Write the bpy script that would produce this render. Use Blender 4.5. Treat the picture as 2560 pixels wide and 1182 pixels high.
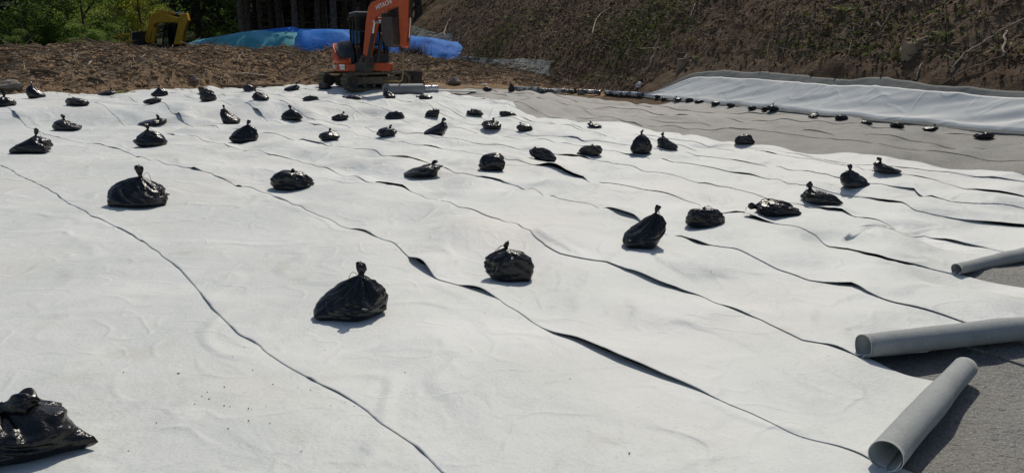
import bpy, math, random
import numpy as np
from mathutils import Vector, Matrix

for o in list(bpy.data.objects):
    bpy.data.objects.remove(o)
SC = bpy.context.scene
COL = SC.collection
R = math.radians

# ------------------------------------------------------------------ camera, sky, sun, exposure
F_PX, CAM_H, HORIZON = 1971.0, 1.65, 110.0
PITCH = math.atan((591 - HORIZON) / F_PX)
cam = bpy.data.cameras.new('camera'); cam_o = bpy.data.objects.new('camera', cam); COL.objects.link(cam_o)
cam.sensor_width = 36.0; cam.lens = 36.0 * F_PX / 2560.0; cam.clip_end = 1000; cam.clip_start = 0.05
cam_o.location = (0, 0, CAM_H); cam_o.rotation_euler = (math.pi / 2 - PITCH, 0, 0)
SC.camera = cam_o

SUN_AZ, SUN_EL = R(15), R(50)          # azimuth clockwise from +Y
world = bpy.data.worlds.new('World'); SC.world = world; world.use_nodes = True
wn = world.node_tree.nodes; wl = world.node_tree.links
sky = wn.new('ShaderNodeTexSky'); sky.sky_type = 'NISHITA'; sky.sun_disc = False
sky.sun_elevation = SUN_EL; sky.sun_rotation = SUN_AZ; sky.air_density = 1.0; sky.dust_density = 1.5
bg = wn['Background']; bg.inputs['Strength'].default_value = 0.105
wl.new(sky.outputs['Color'], bg.inputs['Color'])
sun = bpy.data.lights.new('sun', 'SUN'); sun.energy = 3.6; sun.angle = R(0.53); sun.color = (1.0, 0.935, 0.82)
sun_o = bpy.data.objects.new('sun', sun); COL.objects.link(sun_o)
sdir = Vector((math.sin(SUN_AZ) * math.cos(SUN_EL), math.cos(SUN_AZ) * math.cos(SUN_EL), math.sin(SUN_EL)))
sun_o.rotation_euler = sdir.to_track_quat('Z', 'Y').to_euler(); sun_o.location = (0, 0, 30)
vs = SC.view_settings; vs.view_transform = 'Standard'; vs.look = 'None'; vs.gamma = 1.0; vs.use_curve_mapping = False
vs.exposure = -0.50

# ------------------------------------------------------------------ noise and small maths
def _hash(ix, iy, iz, seed):
    h = (ix.astype(np.int64) * 374761393 + iy.astype(np.int64) * 668265263 + iz.astype(np.int64) * 2147483647 + seed * 974711) & 0xffffffff
    h = ((h ^ (h >> 13)) * 1274126177) & 0xffffffff
    h = ((h ^ (h >> 16)) * 2246822519) & 0xffffffff
    return ((h ^ (h >> 15)) & 0xffffff) / float(0xffffff) * 2 - 1
def vn(x, y, z=0.0, seed=0):
    x = np.asarray(x, float); y = np.asarray(y, float); z = np.asarray(z, float) + 0 * x
    x, y, z = np.broadcast_arrays(x, y, z)
    ix, iy, iz = np.floor(x), np.floor(y), np.floor(z)
    fx, fy, fz = x - ix, y - iy, z - iz
    fx, fy, fz = [q * q * q * (q * (q * 6 - 15) + 10) for q in (fx, fy, fz)]
    r = 0
    for dx in (0, 1):
        for dy in (0, 1):
            for dz in (0, 1):
                wt = (fx if dx else 1 - fx) * (fy if dy else 1 - fy) * (fz if dz else 1 - fz)
                r = r + wt * _hash(ix + dx, iy + dy, iz + dz, seed)
    return r
def fbm(x, y, z=0.0, seed=0, o=3):
    r = 0; a = 1.0
    for i in range(o):
        r = r + a * vn(np.asarray(x) * 2 ** i, np.asarray(y) * 2 ** i, np.asarray(z) * 2 ** i, seed + i * 17); a *= 0.5
    return r
def sm(x, a=0.0, b=1.0):
    t = np.clip((np.asarray(x, float) - a) / (b - a), 0, 1); return t * t * (3 - 2 * t)

# ------------------------------------------------------------------ terrain
def y_toe(x):
    return np.interp(x, [-40, -14.9, -11.7, -8.6, -3.0, 0.3, 1.9, 4], [22.2, 22.7, 23.8, 28.6, 29.3, 27.3, 26.9, 27.2])
def x_toe(y):
    return np.interp(y, [-30, 5, 13.3, 16.8, 22.5, 27, 36, 45, 60, 90], [22, 12.4, 8.85, 7.15, 4.35, 2.1, -1.2, -6, -11, -22])
def pad(x, y):
    st = sm(y, 0, 1) * sm((y - (18.7 + 0.18 * x)) / 1.5) * (1 - sm((x - 0.3) / 2.5))
    dip = np.exp(-((y - (18.4 + 0.18 * x)) / 0.7) ** 2) * (1 - sm((x - 0.3) / 2.5))
    z = 0.23 * st - 0.05 * dip
    amp = 0.25 + 0.75 * sm((x * 0.766 + y * 0.643 - 2.2) / 3.0)
    amp = amp * (1 - 0.9 * sm((x - x_toe(y) + 1.0) / 1.0))
    z = z + amp * (0.040 * vn(x * 0.42, y * 0.42, 0, 3) + 0.055 * vn(x * 1.0, y * 1.0, 0, 5) + 0.055 * vn(x * 1.9 + 4, y * 1.9, 0, 8) + 0.024 * vn(x * 3.7 + y * 1.2, y * 3.4, 0, 9))
    z = z + 0.11 * np.exp(-(((x + 0.35) / 0.5) ** 2 + ((y - 6.75) / 0.42) ** 2)) + 0.08 * np.exp(-(((x - 0.7) / 0.8) ** 2 + ((y - 6.5) / 0.45) ** 2))
    z = z - 0.045 * np.exp(-(((x + 0.25) / 0.5) ** 2 + ((y - 5.7) / 0.35) ** 2))
    return z
def hill_add(dh):
    a = 1.04 * 0.5 * (np.sqrt(dh * dh + 0.10) + dh) - 0.26 * 0.5 * (np.sqrt((dh - 1.35) ** 2 + 0.10) + dh - 1.35)
    return np.where(dh > -4, a, 0)
def terrain(x, y, rough=True):
    x = np.asarray(x, float); y = np.asarray(y, float)
    z = pad(x, y)
    d = y - y_toe(x)
    crest = np.interp(x, [-40, -20, -12, -7.6, -3.9, -1.3, 0.9, 2.4, 6], [1.50, 1.48, 1.46, 1.36, 1.04, 0.70, 0.45, 0.24, 0.22])
    prof = sm(d / 5.2) * 0.75 + 0.25 * sm(d / 2.2)
    back = sm((d - 7.0) / 7.0)
    zb = z + (crest - z) * prof
    zb = zb * (1 - back) + (0.55 + 0 * x) * back
    z = zb
    dh = (x - x_toe(y)) * 0.92
    add = hill_add(dh)
    z = z + 16 * np.tanh(add / 16)
    z = z + 0.32 * 0.5 * (np.sqrt((y - 70) ** 2 + 60) + (y - 70)) * sm((y - 45) / 20)
    if rough:
        m = np.clip(sm(d / 1.2) + sm((dh - 0.1) / 0.8) * np.maximum(sm((y - 23.2) / 1.0), sm((dh - 0.7) / 0.35)), 0, 1)
        z = z + m * (0.15 * vn(x * 0.7, y * 0.7, 0, 31) + 0.05 * vn(x * 2.0, y * 2.0, 0, 32) + 0.042 * vn(x * 5, y * 5, 0, 33) + 0.014 * vn(x * 11, y * 11, 0, 34))
    return z
def tz(x, y): return float(terrain(np.array([x]), np.array([y]))[0])
def ray(px, py):
    x = (px - 1280) / F_PX; yu = -(py - 591) / F_PX
    return np.array([x, math.cos(PITCH) + yu * math.sin(PITCH), -math.sin(PITCH) + yu * math.cos(PITCH)])
_T = np.concatenate([np.linspace(1.5, 12, 500), np.linspace(12.02, 120, 2200)])
def at(px, py):
    d = ray(px, py)
    h = CAM_H + d[2] * _T - terrain(d[0] * _T, d[1] * _T)
    i = int(np.argmax(h < 0))
    if h[i] >= 0: i = len(_T) - 1
    t = _T[i] if i == 0 else _T[i - 1] + (_T[i] - _T[i - 1]) * h[i - 1] / (h[i - 1] - h[i])
    return np.array([d[0] * t, d[1] * t, CAM_H + d[2] * t])
def at_y(px, py, Y):
    d = ray(px, py); t = Y / d[1]; return np.array([d[0] * t, Y, CAM_H + d[2] * t])
def depth_of(p): return p[1] * math.cos(PITCH) - (p[2] - CAM_H) * math.sin(PITCH)

# ------------------------------------------------------------------ mesh helpers
def mesh_obj(name, verts, faces, mats, parent=None, smooth=True, midx=None):
    me = bpy.data.meshes.new(name)
    me.from_pydata([tuple(v) for v in verts], [], [tuple(int(i) for i in f) for f in faces])
    for m in (mats if isinstance(mats, (list, tuple)) else [mats]): me.materials.append(m)
    if smooth: me.polygons.foreach_set('use_smooth', [True] * len(me.polygons))
    if midx is not None: me.polygons.foreach_set('material_index', [int(i) for i in midx])
    me.update()
    o = bpy.data.objects.new(name, me); COL.objects.link(o)
    if parent is not None: o.parent = parent
    return o
def tag(o, label=None, cat=None, group=None, kind=None):
    if label: o['label'] = label
    if cat: o['category'] = cat
    if group: o['group'] = group
    if kind: o['kind'] = kind
    return o
def empty(name, loc=(0, 0, 0)):
    o = bpy.data.objects.new(name, None); COL.objects.link(o); o.location = tuple(float(q) for q in loc); o.empty_display_size = 0.1
    return o
def grid_faces(n, m, base=0, flip=False):
    a = np.arange(n * m).reshape(n, m) + base
    f = np.stack([a[:-1, :-1], a[:-1, 1:], a[1:, 1:], a[1:, :-1]], -1).reshape(-1, 4)
    return f[:, ::-1] if flip else f
class MB:
    def __init__(s): s.v = []; s.f = []
    def add(s, v, f):
        b = len(s.v); s.v += [tuple(map(float, q)) for q in v]; s.f += [tuple(int(i) + b for i in q) for q in f]
        return s
    def box(s, x0, x1, y0, y1, z0, z1):
        v = [(x, y, z) for x in (x0, x1) for y in (y0, y1) for z in (z0, z1)]
        return s.add(v, [(0, 1, 3, 2), (4, 6, 7, 5), (0, 4, 5, 1), (2, 3, 7, 6), (0, 2, 6, 4), (1, 5, 7, 3)])
    def prism(s, poly, y0, y1):      # poly of (x, z), extruded along y
        n = len(poly)
        v = [(a, y0, b) for a, b in poly] + [(a, y1, b) for a, b in poly]
        f = [tuple(range(n))[::-1], tuple(range(n, 2 * n))] + [(i, (i + 1) % n, n + (i + 1) % n, n + i) for i in range(n)]
        return s.add(v, [q[::-1] for q in f])
    def prism_z(s, poly, z0, z1):
        n = len(poly)
        v = [(a, b, z0) for a, b in poly] + [(a, b, z1) for a, b in poly]
        f = [tuple(range(n))[::-1], tuple(range(n, 2 * n))] + [(i, (i + 1) % n, n + (i + 1) % n, n + i) for i in range(n)]
        return s.add(v, f)
    def tube(s, pts, r, n=6, r1=None, cap=True):
        v, f = tube_vf(pts, r, r1 if r1 is not None else r, n, cap); return s.add(v, f)
    def cyl(s, c0, c1, r, n=20): return s.tube([c0, c1], r, n)
    def yaw(s, a, off=(0, 0, 0)):
        c, q = math.cos(a), math.sin(a)
        s.v = [(x * c - y * q + off[0], x * q + y * c + off[1], z + off[2]) for x, y, z in s.v]; return s
    def build(s, name, mat, parent=None, smooth=False, bevel=0):
        o = mesh_obj(name, s.v, s.f, mat, parent, smooth)
        if bevel:
            b = o.modifiers.new('bevel', 'BEVEL'); b.width = bevel; b.segments = 2; b.limit_method = 'ANGLE'; b.angle_limit = R(40)
        return o
def tube_vf(pts, r0, r1, n=5, cap=True):
    P = np.array(pts, float); k = len(P)
    T = np.gradient(P, axis=0); T /= (np.linalg.norm(T, axis=1)[:, None] + 1e-9)
    up = np.array([0, 0, 1.0]) if abs(T[0, 2]) < 0.9 else np.array([1.0, 0, 0])
    A = np.cross(T, up); A /= (np.linalg.norm(A, axis=1)[:, None] + 1e-9); B = np.cross(A, T)
    rr = np.linspace(r0, r1, k) if not hasattr(r0, '__len__') else np.array(r0)
    th = np.linspace(0, 2 * math.pi, n, endpoint=False)
    V = P[:, None, :] + rr[:, None, None] * (np.cos(th)[None, :, None] * A[:, None, :] + np.sin(th)[None, :, None] * B[:, None, :])
    V = V.reshape(-1, 3); f = []
    for i in range(k - 1):
        for j in range(n):
            a, b = i * n + j, i * n + (j + 1) % n
            f.append((a, b, b + n, a + n))
    if cap:
        f.append(tuple(range(n))[::-1]); f.append(tuple((k - 1) * n + j for j in range(n)))
    return V, f

# ------------------------------------------------------------------ materials
def mat(name, col, rough=0.6, spec=0.3, metal=0.0, bump=None, vary=None, coat=0.0, transl=None, sheen=0.0, randomize=0.0, dust=None, crease=None):
    """bump = [(scale, strength, distance), ...]; vary = [(scale, colour, lo, hi), ...]"""
    m = bpy.data.materials.new(name); m.use_nodes = True
    N = m.node_tree.nodes; L = m.node_tree.links; b = N['Principled BSDF']
    b.inputs['Base Color'].default_value = (*col, 1); b.inputs['Roughness'].default_value = rough
    b.inputs['Specular IOR Level'].default_value = spec; b.inputs['Metallic'].default_value = metal
    b.inputs['Coat Weight'].default_value = coat; b.inputs['Coat Roughness'].default_value = 0.1
    b.inputs['Sheen Weight'].default_value = sheen
    tc = N.new('ShaderNodeTexCoord')
    src = None
    if vary:
        prev = N.new('ShaderNodeRGB'); prev.outputs[0].default_value = (*col, 1); src = prev.outputs[0]
        for i, (sc, c2, lo, hi) in enumerate(vary):
            nz = N.new('ShaderNodeTexNoise'); nz.inputs['Scale'].default_value = sc; nz.inputs['Detail'].default_value = 5; nz.noise_dimensions = '4D'; nz.inputs['W'].default_value = i * 3.7
            L.new(tc.outputs['Object'], nz.inputs['Vector'])
            mr = N.new('ShaderNodeMapRange'); mr.inputs['From Min'].default_value = lo; mr.inputs['From Max'].default_value = hi
            L.new(nz.outputs['Fac'], mr.inputs['Value'])
            mx = N.new('ShaderNodeMix'); mx.data_type = 'RGBA'; L.new(mr.outputs[0], mx.inputs[0]); L.new(src, mx.inputs[6]); mx.inputs[7].default_value = (*c2, 1)
            src = mx.outputs[2]
    if dust:                                            # dry dusty area round a place on the ground
        (dx, dy), r1, r0, c2 = dust
        vm = N.new('ShaderNodeVectorMath'); vm.operation = 'DISTANCE'; L.new(tc.outputs['Object'], vm.inputs[0]); vm.inputs[1].default_value = (dx, dy, 0)
        nz = N.new('ShaderNodeTexNoise'); nz.inputs['Scale'].default_value = 0.5; nz.inputs['Detail'].default_value = 4; L.new(tc.outputs['Object'], nz.inputs['Vector'])
        ad = N.new('ShaderNodeMath'); ad.operation = 'MULTIPLY_ADD'; L.new(nz.outputs['Fac'], ad.inputs[0]); ad.inputs[1].default_value = 5.0; L.new(vm.outputs['Value'], ad.inputs[2])
        mr = N.new('ShaderNodeMapRange'); mr.inputs['From Min'].default_value = r1 + 2.5; mr.inputs['From Max'].default_value = r0 + 2.5; mr.inputs['To Max'].default_value = 0.85; L.new(ad.outputs[0], mr.inputs['Value'])
        mx = N.new('ShaderNodeMix'); mx.data_type = 'RGBA'; L.new(mr.outputs[0], mx.inputs[0]); L.new(src, mx.inputs[6]); mx.inputs[7].default_value = (*c2, 1); src = mx.outputs[2]
    if randomize:
        if src is None:
            prev = N.new('ShaderNodeRGB'); prev.outputs[0].default_value = (*col, 1); src = prev.outputs[0]
        oi = N.new('ShaderNodeObjectInfo'); hs = N.new('ShaderNodeHueSaturation')
        mr = N.new('ShaderNodeMapRange'); mr.inputs['To Min'].default_value = 1 - randomize; mr.inputs['To Max'].default_value = 1 + randomize
        L.new(oi.outputs['Random'], mr.inputs['Value']); L.new(mr.outputs[0], hs.inputs['Value']); L.new(src, hs.inputs['Color'])
        src = hs.outputs['Color']
    if src is not None: L.new(src, b.inputs['Base Color'])
    if bump:
        prevn = None
        for sc_, st_, di_ in (crease or []):
            nz = N.new('ShaderNodeTexNoise'); nz.inputs['Scale'].default_value = sc_; nz.inputs['Detail'].default_value = 1.5; nz.inputs['Distortion'].default_value = 0.6; L.new(tc.outputs['Object'], nz.inputs['Vector'])
            m1 = N.new('ShaderNodeMath'); m1.operation = 'SUBTRACT'; L.new(nz.outputs['Fac'], m1.inputs[0]); m1.inputs[1].default_value = 0.5
            m2 = N.new('ShaderNodeMath'); m2.operation = 'ABSOLUTE'; L.new(m1.outputs[0], m2.inputs[0])
            m3 = N.new('ShaderNodeMapRange'); m3.interpolation_type = 'SMOOTHSTEP'; m3.inputs['From Min'].default_value = 0.0; m3.inputs['From Max'].default_value = 0.07; m3.inputs['To Min'].default_value = 1; m3.inputs['To Max'].default_value = 0; L.new(m2.outputs[0], m3.inputs['Value'])
            bp = N.new('ShaderNodeBump'); bp.inputs['Strength'].default_value = st_; bp.inputs['Distance'].default_value = di_; L.new(m3.outputs[0], bp.inputs['Height'])
            if prevn: L.new(prevn, bp.inputs['Normal'])
            prevn = bp.outputs['Normal']
        for i, (sc, st, di) in enumerate(bump):
            nz = N.new('ShaderNodeTexNoise'); nz.inputs['Scale'].default_value = sc; nz.inputs['Detail'].default_value = 4
            L.new(tc.outputs['Object'], nz.inputs['Vector'])
            bp = N.new('ShaderNodeBump'); bp.inputs['Strength'].default_value = st; bp.inputs['Distance'].default_value = di
            L.new(nz.outputs['Fac'], bp.inputs['Height'])
            if prevn: L.new(prevn, bp.inputs['Normal'])
            prevn = bp.outputs['Normal']
        L.new(prevn, b.inputs['Normal'])
    if transl:
        tr = N.new('ShaderNodeBsdfTranslucent'); ms = N.new('ShaderNodeMixShader'); ms.inputs[0].default_value = transl
        if src is not None: L.new(src, tr.inputs['Color'])
        else: tr.inputs['Color'].default_value = (*col, 1)
        out = N['Material Output']; L.new(b.outputs[0], ms.inputs[1]); L.new(tr.outputs[0], ms.inputs[2]); L.new(ms.outputs[0], out.inputs['Surface'])
    return m
M = {}
M['white'] = mat('white_nonwoven', (0.70, 0.715, 0.68), 0.62, 0.5, crease=[(0.9, 0.45, 0.02), (2.6, 0.35, 0.008)],
                 bump=[(9, 0.22, 0.03), (45, 0.4, 0.008), (200, 0.5, 0.003)],
                 vary=[(1.1, (0.64, 0.66, 0.625), 0.42, 0.75), (9, (0.61, 0.63, 0.595), 0.5, 0.85), (0.5, (0.74, 0.71, 0.655), 0.50, 0.75), (60, (0.55, 0.57, 0.54), 0.54, 0.8), (2.4, (0.56, 0.53, 0.45), 0.60, 0.85), (0.8, (0.77, 0.775, 0.74), 0.5, 0.7)])
M['white_slope'] = mat('white_slope_nonwoven', (0.74, 0.745, 0.71), 0.7, 0.3, bump=[(6, 0.15, 0.03), (50, 0.25, 0.006)], crease=[(1.3, 0.3, 0.014)], vary=[(1.1, (0.62, 0.64, 0.62), 0.42, 0.75)])
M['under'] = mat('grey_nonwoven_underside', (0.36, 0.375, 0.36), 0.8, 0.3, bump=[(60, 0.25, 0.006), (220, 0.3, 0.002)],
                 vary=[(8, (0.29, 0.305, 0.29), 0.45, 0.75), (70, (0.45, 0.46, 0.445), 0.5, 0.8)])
M['inner'] = mat('pale_nonwoven_inside', (0.6, 0.62, 0.6), 0.9, 0.2, bump=[(80, 0.2, 0.005)])
M['greymat'] = mat('grey_protection_mat', (0.175, 0.175, 0.16), 0.62, 0.6,
                   bump=[(3, 0.3, 0.05), (38, 0.8, 0.02), (120, 0.9, 0.008)],
                   vary=[(0.9, (0.20, 0.19, 0.165), 0.4, 0.7), (6, (0.13, 0.128, 0.118), 0.5, 0.8), (95, (0.34, 0.33, 0.31), 0.54, 0.68), (38, (0.075, 0.073, 0.068), 0.55, 0.72)], dust=((1.2, 21.5), 8.0, 2.5, (0.33, 0.31, 0.28)))
M['slopegrey'] = mat('grey_slope_mat', (0.21, 0.215, 0.20), 0.85, 0.25, bump=[(5, 0.4, 0.05), (60, 0.4, 0.01)], vary=[(3, (0.16, 0.165, 0.155), 0.4, 0.75)])
M['bag'] = mat('black_polythene', (0.007, 0.007, 0.0078), 0.25, 0.5, bump=[(22, 0.6, 0.018), (70, 0.45, 0.006)],
               vary=[(6, (0.013, 0.0125, 0.0125), 0.45, 0.8), (14, (0.03, 0.028, 0.025), 0.62, 0.85)])
M['string'] = mat('dark_string', (0.04, 0.038, 0.033), 0.6, vary=[(30, (0.07, 0.065, 0.055), 0.5, 0.7)])
M['dirt'] = mat('bank_soil', (0.335, 0.215, 0.125), 0.95, 0.15, bump=[(6, 0.6, 0.08), (30, 0.8, 0.03), (110, 0.6, 0.01)],
                vary=[(0.5, (0.26, 0.185, 0.11), 0.4, 0.65), (5, (0.40, 0.285, 0.175), 0.5, 0.75), (28, (0.15, 0.10, 0.06), 0.52, 0.72), (70, (0.33, 0.25, 0.16), 0.62, 0.75)])
M['hill'] = mat('hillside_soil', (0.165, 0.115, 0.072), 0.95, 0.15, bump=[(5, 0.6, 0.08), (25, 0.8, 0.04), (90, 0.7, 0.012)],
                vary=[(0.6, (0.11, 0.068, 0.042), 0.4, 0.65), (4, (0.21, 0.15, 0.09), 0.5, 0.75), (22, (0.05, 0.032, 0.022), 0.5, 0.7), (60, (0.2, 0.155, 0.10), 0.62, 0.76)])
M['forest'] = mat('forest_floor', (0.05, 0.045, 0.025), 0.95, 0.1, bump=[(3, 0.6, 0.1)], vary=[(0.8, (0.035, 0.05, 0.018), 0.45, 0.6)])
M['wood'] = mat('dead_wood', (0.33, 0.25, 0.165), 0.85, 0.2, bump=[(30, 0.5, 0.01)], vary=[(3, (0.17, 0.12, 0.075), 0.4, 0.7), (20, (0.45, 0.37, 0.26), 0.55, 0.75)])
M['palewood'] = mat('pale_barkless_wood', (0.52, 0.45, 0.34), 0.8, 0.2, bump=[(30, 0.4, 0.008)], vary=[(5, (0.2, 0.15, 0.10), 0.45, 0.75)])
M['darkwood'] = mat('dark_wet_wood', (0.14, 0.10, 0.065), 0.85, 0.2, bump=[(30, 0.5, 0.01)], vary=[(5, (0.05, 0.036, 0.026), 0.45, 0.75)])
M['litter'] = mat('dry_leaf_litter', (0.27, 0.185, 0.11), 0.9, 0.15, vary=[(4, (0.07, 0.045, 0.028), 0.42, 0.62), (9, (0.48, 0.39, 0.26), 0.58, 0.72)])
M['hlitter'] = mat('dark_leaf_litter', (0.23, 0.165, 0.10), 0.9, 0.15, vary=[(4, (0.065, 0.045, 0.03), 0.40, 0.6), (9, (0.33, 0.27, 0.19), 0.60, 0.72)])
M['hwood'] = mat('hillside_wood', (0.26, 0.195, 0.13), 0.85, 0.2, vary=[(3, (0.08, 0.055, 0.04), 0.4, 0.7), (20, (0.33, 0.27, 0.2), 0.58, 0.75)])
M['weed'] = mat('low_green_weeds', (0.10, 0.125, 0.03), 0.7, 0.2, transl=0.35, vary=[(3, (0.04, 0.07, 0.02), 0.4, 0.7)])
M['fern'] = mat('fern_green', (0.15, 0.21, 0.05), 0.6, 0.25, transl=0.35)
M['leaf'] = mat('broad_leaf', (0.22, 0.31, 0.06), 0.55, 0.3, transl=0.55, vary=[(0.7, (0.13, 0.21, 0.045), 0.4, 0.65)], randomize=0.35)
M['leafy'] = mat('yellow_green_leaf', (0.46, 0.48, 0.06), 0.55, 0.3, transl=0.55, vary=[(0.9, (0.28, 0.36, 0.06), 0.4, 0.65)], randomize=0.2)
M['needle'] = mat('conifer_needles', (0.04, 0.062, 0.028), 0.7, 0.2, transl=0.2, vary=[(0.8, (0.025, 0.042, 0.02), 0.4, 0.65)], randomize=0.3)
M['bark'] = mat('conifer_bark', (0.14, 0.11, 0.088), 0.9, 0.15, bump=[(14, 0.8, 0.03)], vary=[(6, (0.045, 0.035, 0.028), 0.4, 0.7)], randomize=0.3)
M['blue'] = mat('blue_tarp', (0.018, 0.16, 0.56), 0.7, 0.1, bump=[(3, 0.4, 0.06), (14, 0.4, 0.02)], vary=[(1.4, (0.035, 0.22, 0.62), 0.4, 0.7), (8, (0.012, 0.11, 0.44), 0.5, 0.8)])
M['teal'] = mat('green_tarp', (0.05, 0.27, 0.33), 0.7, 0.2, bump=[(3, 0.4, 0.06), (14, 0.4, 0.02)], vary=[(0.6, (0.12, 0.40, 0.52), 0.48, 0.62)])
M['orange'] = mat('orange_paint', (0.50, 0.075, 0.014), 0.4, 0.45, vary=[(5, (0.36, 0.06, 0.016), 0.45, 0.8), (30, (0.2, 0.07, 0.035), 0.62, 0.8)], coat=0.1)
M['yellow'] = mat('yellow_paint', (0.80, 0.44, 0.035), 0.45, 0.4, vary=[(4, (0.55, 0.28, 0.03), 0.45, 0.8)])
M['darkplastic'] = mat('charcoal_cover', (0.035, 0.038, 0.045), 0.5, 0.4, vary=[(6, (0.055, 0.055, 0.055), 0.5, 0.8)])
M['cabframe'] = mat('black_cab_frame', (0.014, 0.015, 0.017), 0.45, 0.4)
M['roofw'] = mat('pale_cab_roof', (0.5, 0.5, 0.48), 0.5, 0.4)
M['steel'] = mat('dark_steel', (0.05, 0.046, 0.042), 0.6, 0.4, metal=0.2, vary=[(9, (0.11, 0.085, 0.06), 0.5, 0.75)])
M['muddy'] = mat('muddy_track_steel', (0.15, 0.125, 0.09), 0.9, 0.2, bump=[(25, 0.5, 0.02)], vary=[(7, (0.075, 0.062, 0.05), 0.42, 0.7)])
M['rust'] = mat('brown_bucket_steel', (0.085, 0.06, 0.048), 0.7, 0.3, vary=[(6, (0.045, 0.036, 0.034), 0.4, 0.7)])
M['chrome'] = mat('chromed_rod', (0.6, 0.6, 0.6), 0.2, 0.5, metal=1.0)
M['lettering'] = mat('white_lettering', (0.75, 0.75, 0.72), 0.6, 0.3)
M['strap'] = mat('tan_sling', (0.34, 0.22, 0.09), 0.8, 0.2)
M['film'] = mat('glossy_film_wrap', (0.055, 0.06, 0.06), 0.18, 0.8, bump=[(18, 0.9, 0.03), (50, 0.5, 0.01)], coat=0.6, vary=[(5, (0.50, 0.52, 0.52), 0.50, 0.60)])  # pale blotches in the colour are painted highlights on the dark film
M['silver'] = mat('silver_film', (0.5, 0.5, 0.5), 0.25, 0.6, metal=0.6, bump=[(25, 0.7, 0.02)])
M['rollgrey'] = mat('grey_roll', (0.20, 0.215, 0.225), 0.6, 0.35, vary=[(4, (0.16, 0.17, 0.18), 0.4, 0.7)])
M['stone'] = mat('grey_stone', (0.27, 0.24, 0.20), 0.9, 0.2, bump=[(12, 0.6, 0.03)], vary=[(6, (0.18, 0.155, 0.125), 0.4, 0.7)])
M['redp'] = mat('red_paint', (0.45, 0.04, 0.03), 0.5); M['whitep'] = mat('white_paint', (0.75, 0.75, 0.75), 0.5)
def glass_mat():
    m = bpy.data.materials.new('tinted_cab_glass'); m.use_nodes = True
    N = m.node_tree.nodes; L = m.node_tree.links
    b = N['Principled BSDF']; b.inputs['Base Color'].default_value = (0.02, 0.025, 0.028, 1); b.inputs['Roughness'].default_value = 0.05
    t = N.new('ShaderNodeBsdfTransparent'); t.inputs['Color'].default_value = (0.75, 0.8, 0.8, 1)
    mx = N.new('ShaderNodeMixShader'); mx.inputs[0].default_value = 0.22
    L.new(t.outputs[0], mx.inputs[1]); L.new(b.outputs[0], mx.inputs[2]); L.new(mx.outputs[0], N['Material Output'].inputs['Surface'])
    return m
M['glass'] = glass_mat()

# ------------------------------------------------------------------ setting: ground, bank, hillside
def terrain_mesh(name, X, Y, dz, m):
    Z = terrain(X, Y) + dz - (0.3 * (Y < 44) if name == 'ground' else 0)
    if name == 'dirt_bank': Z = Z - 0.5 * sm((X - x_toe(Y)) / 0.7)
    n, k = X.shape
    o = mesh_obj(name, np.stack([X, Y, Z], -1).reshape(-1, 3), grid_faces(n, k, flip=True), m)
    return tag(o, kind='structure')
gy = np.concatenate([np.arange(-25, 50, 1.2), np.arange(50, 190, 3.0)]); gx = np.concatenate([np.arange(-150, -30, 5.0), np.arange(-30, 30, 1.2), np.arange(30, 150, 5.0)])
GY, GX = np.meshgrid(gy, gx, indexing='ij')
terrain_mesh('ground', GX, GY, -0.14, M['forest'])
bx = np.arange(-26, 3.6, 0.085); bv = np.concatenate([np.linspace(-2.2, 8.5, 120), np.linspace(8.7, 16, 20)])
BV, BX = np.meshgrid(bv, bx, indexing='ij')
terrain_mesh('dirt_bank', BX, y_toe(BX) + BV, 0, M['dirt'])
hy = np.concatenate([np.linspace(-6, 9, 60), np.linspace(9.1, 30, 270), np.linspace(30.1, 75, 230)]); hd = np.concatenate([np.linspace(-0.9, 7, 110), np.linspace(7.2, 16, 30)])
HD, HY = np.meshgrid(hd, hy, indexing='ij')
HX = x_toe(HY) + HD
terrain_mesh('hillside', HX, HY, -0.004, M['hill'])

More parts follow.
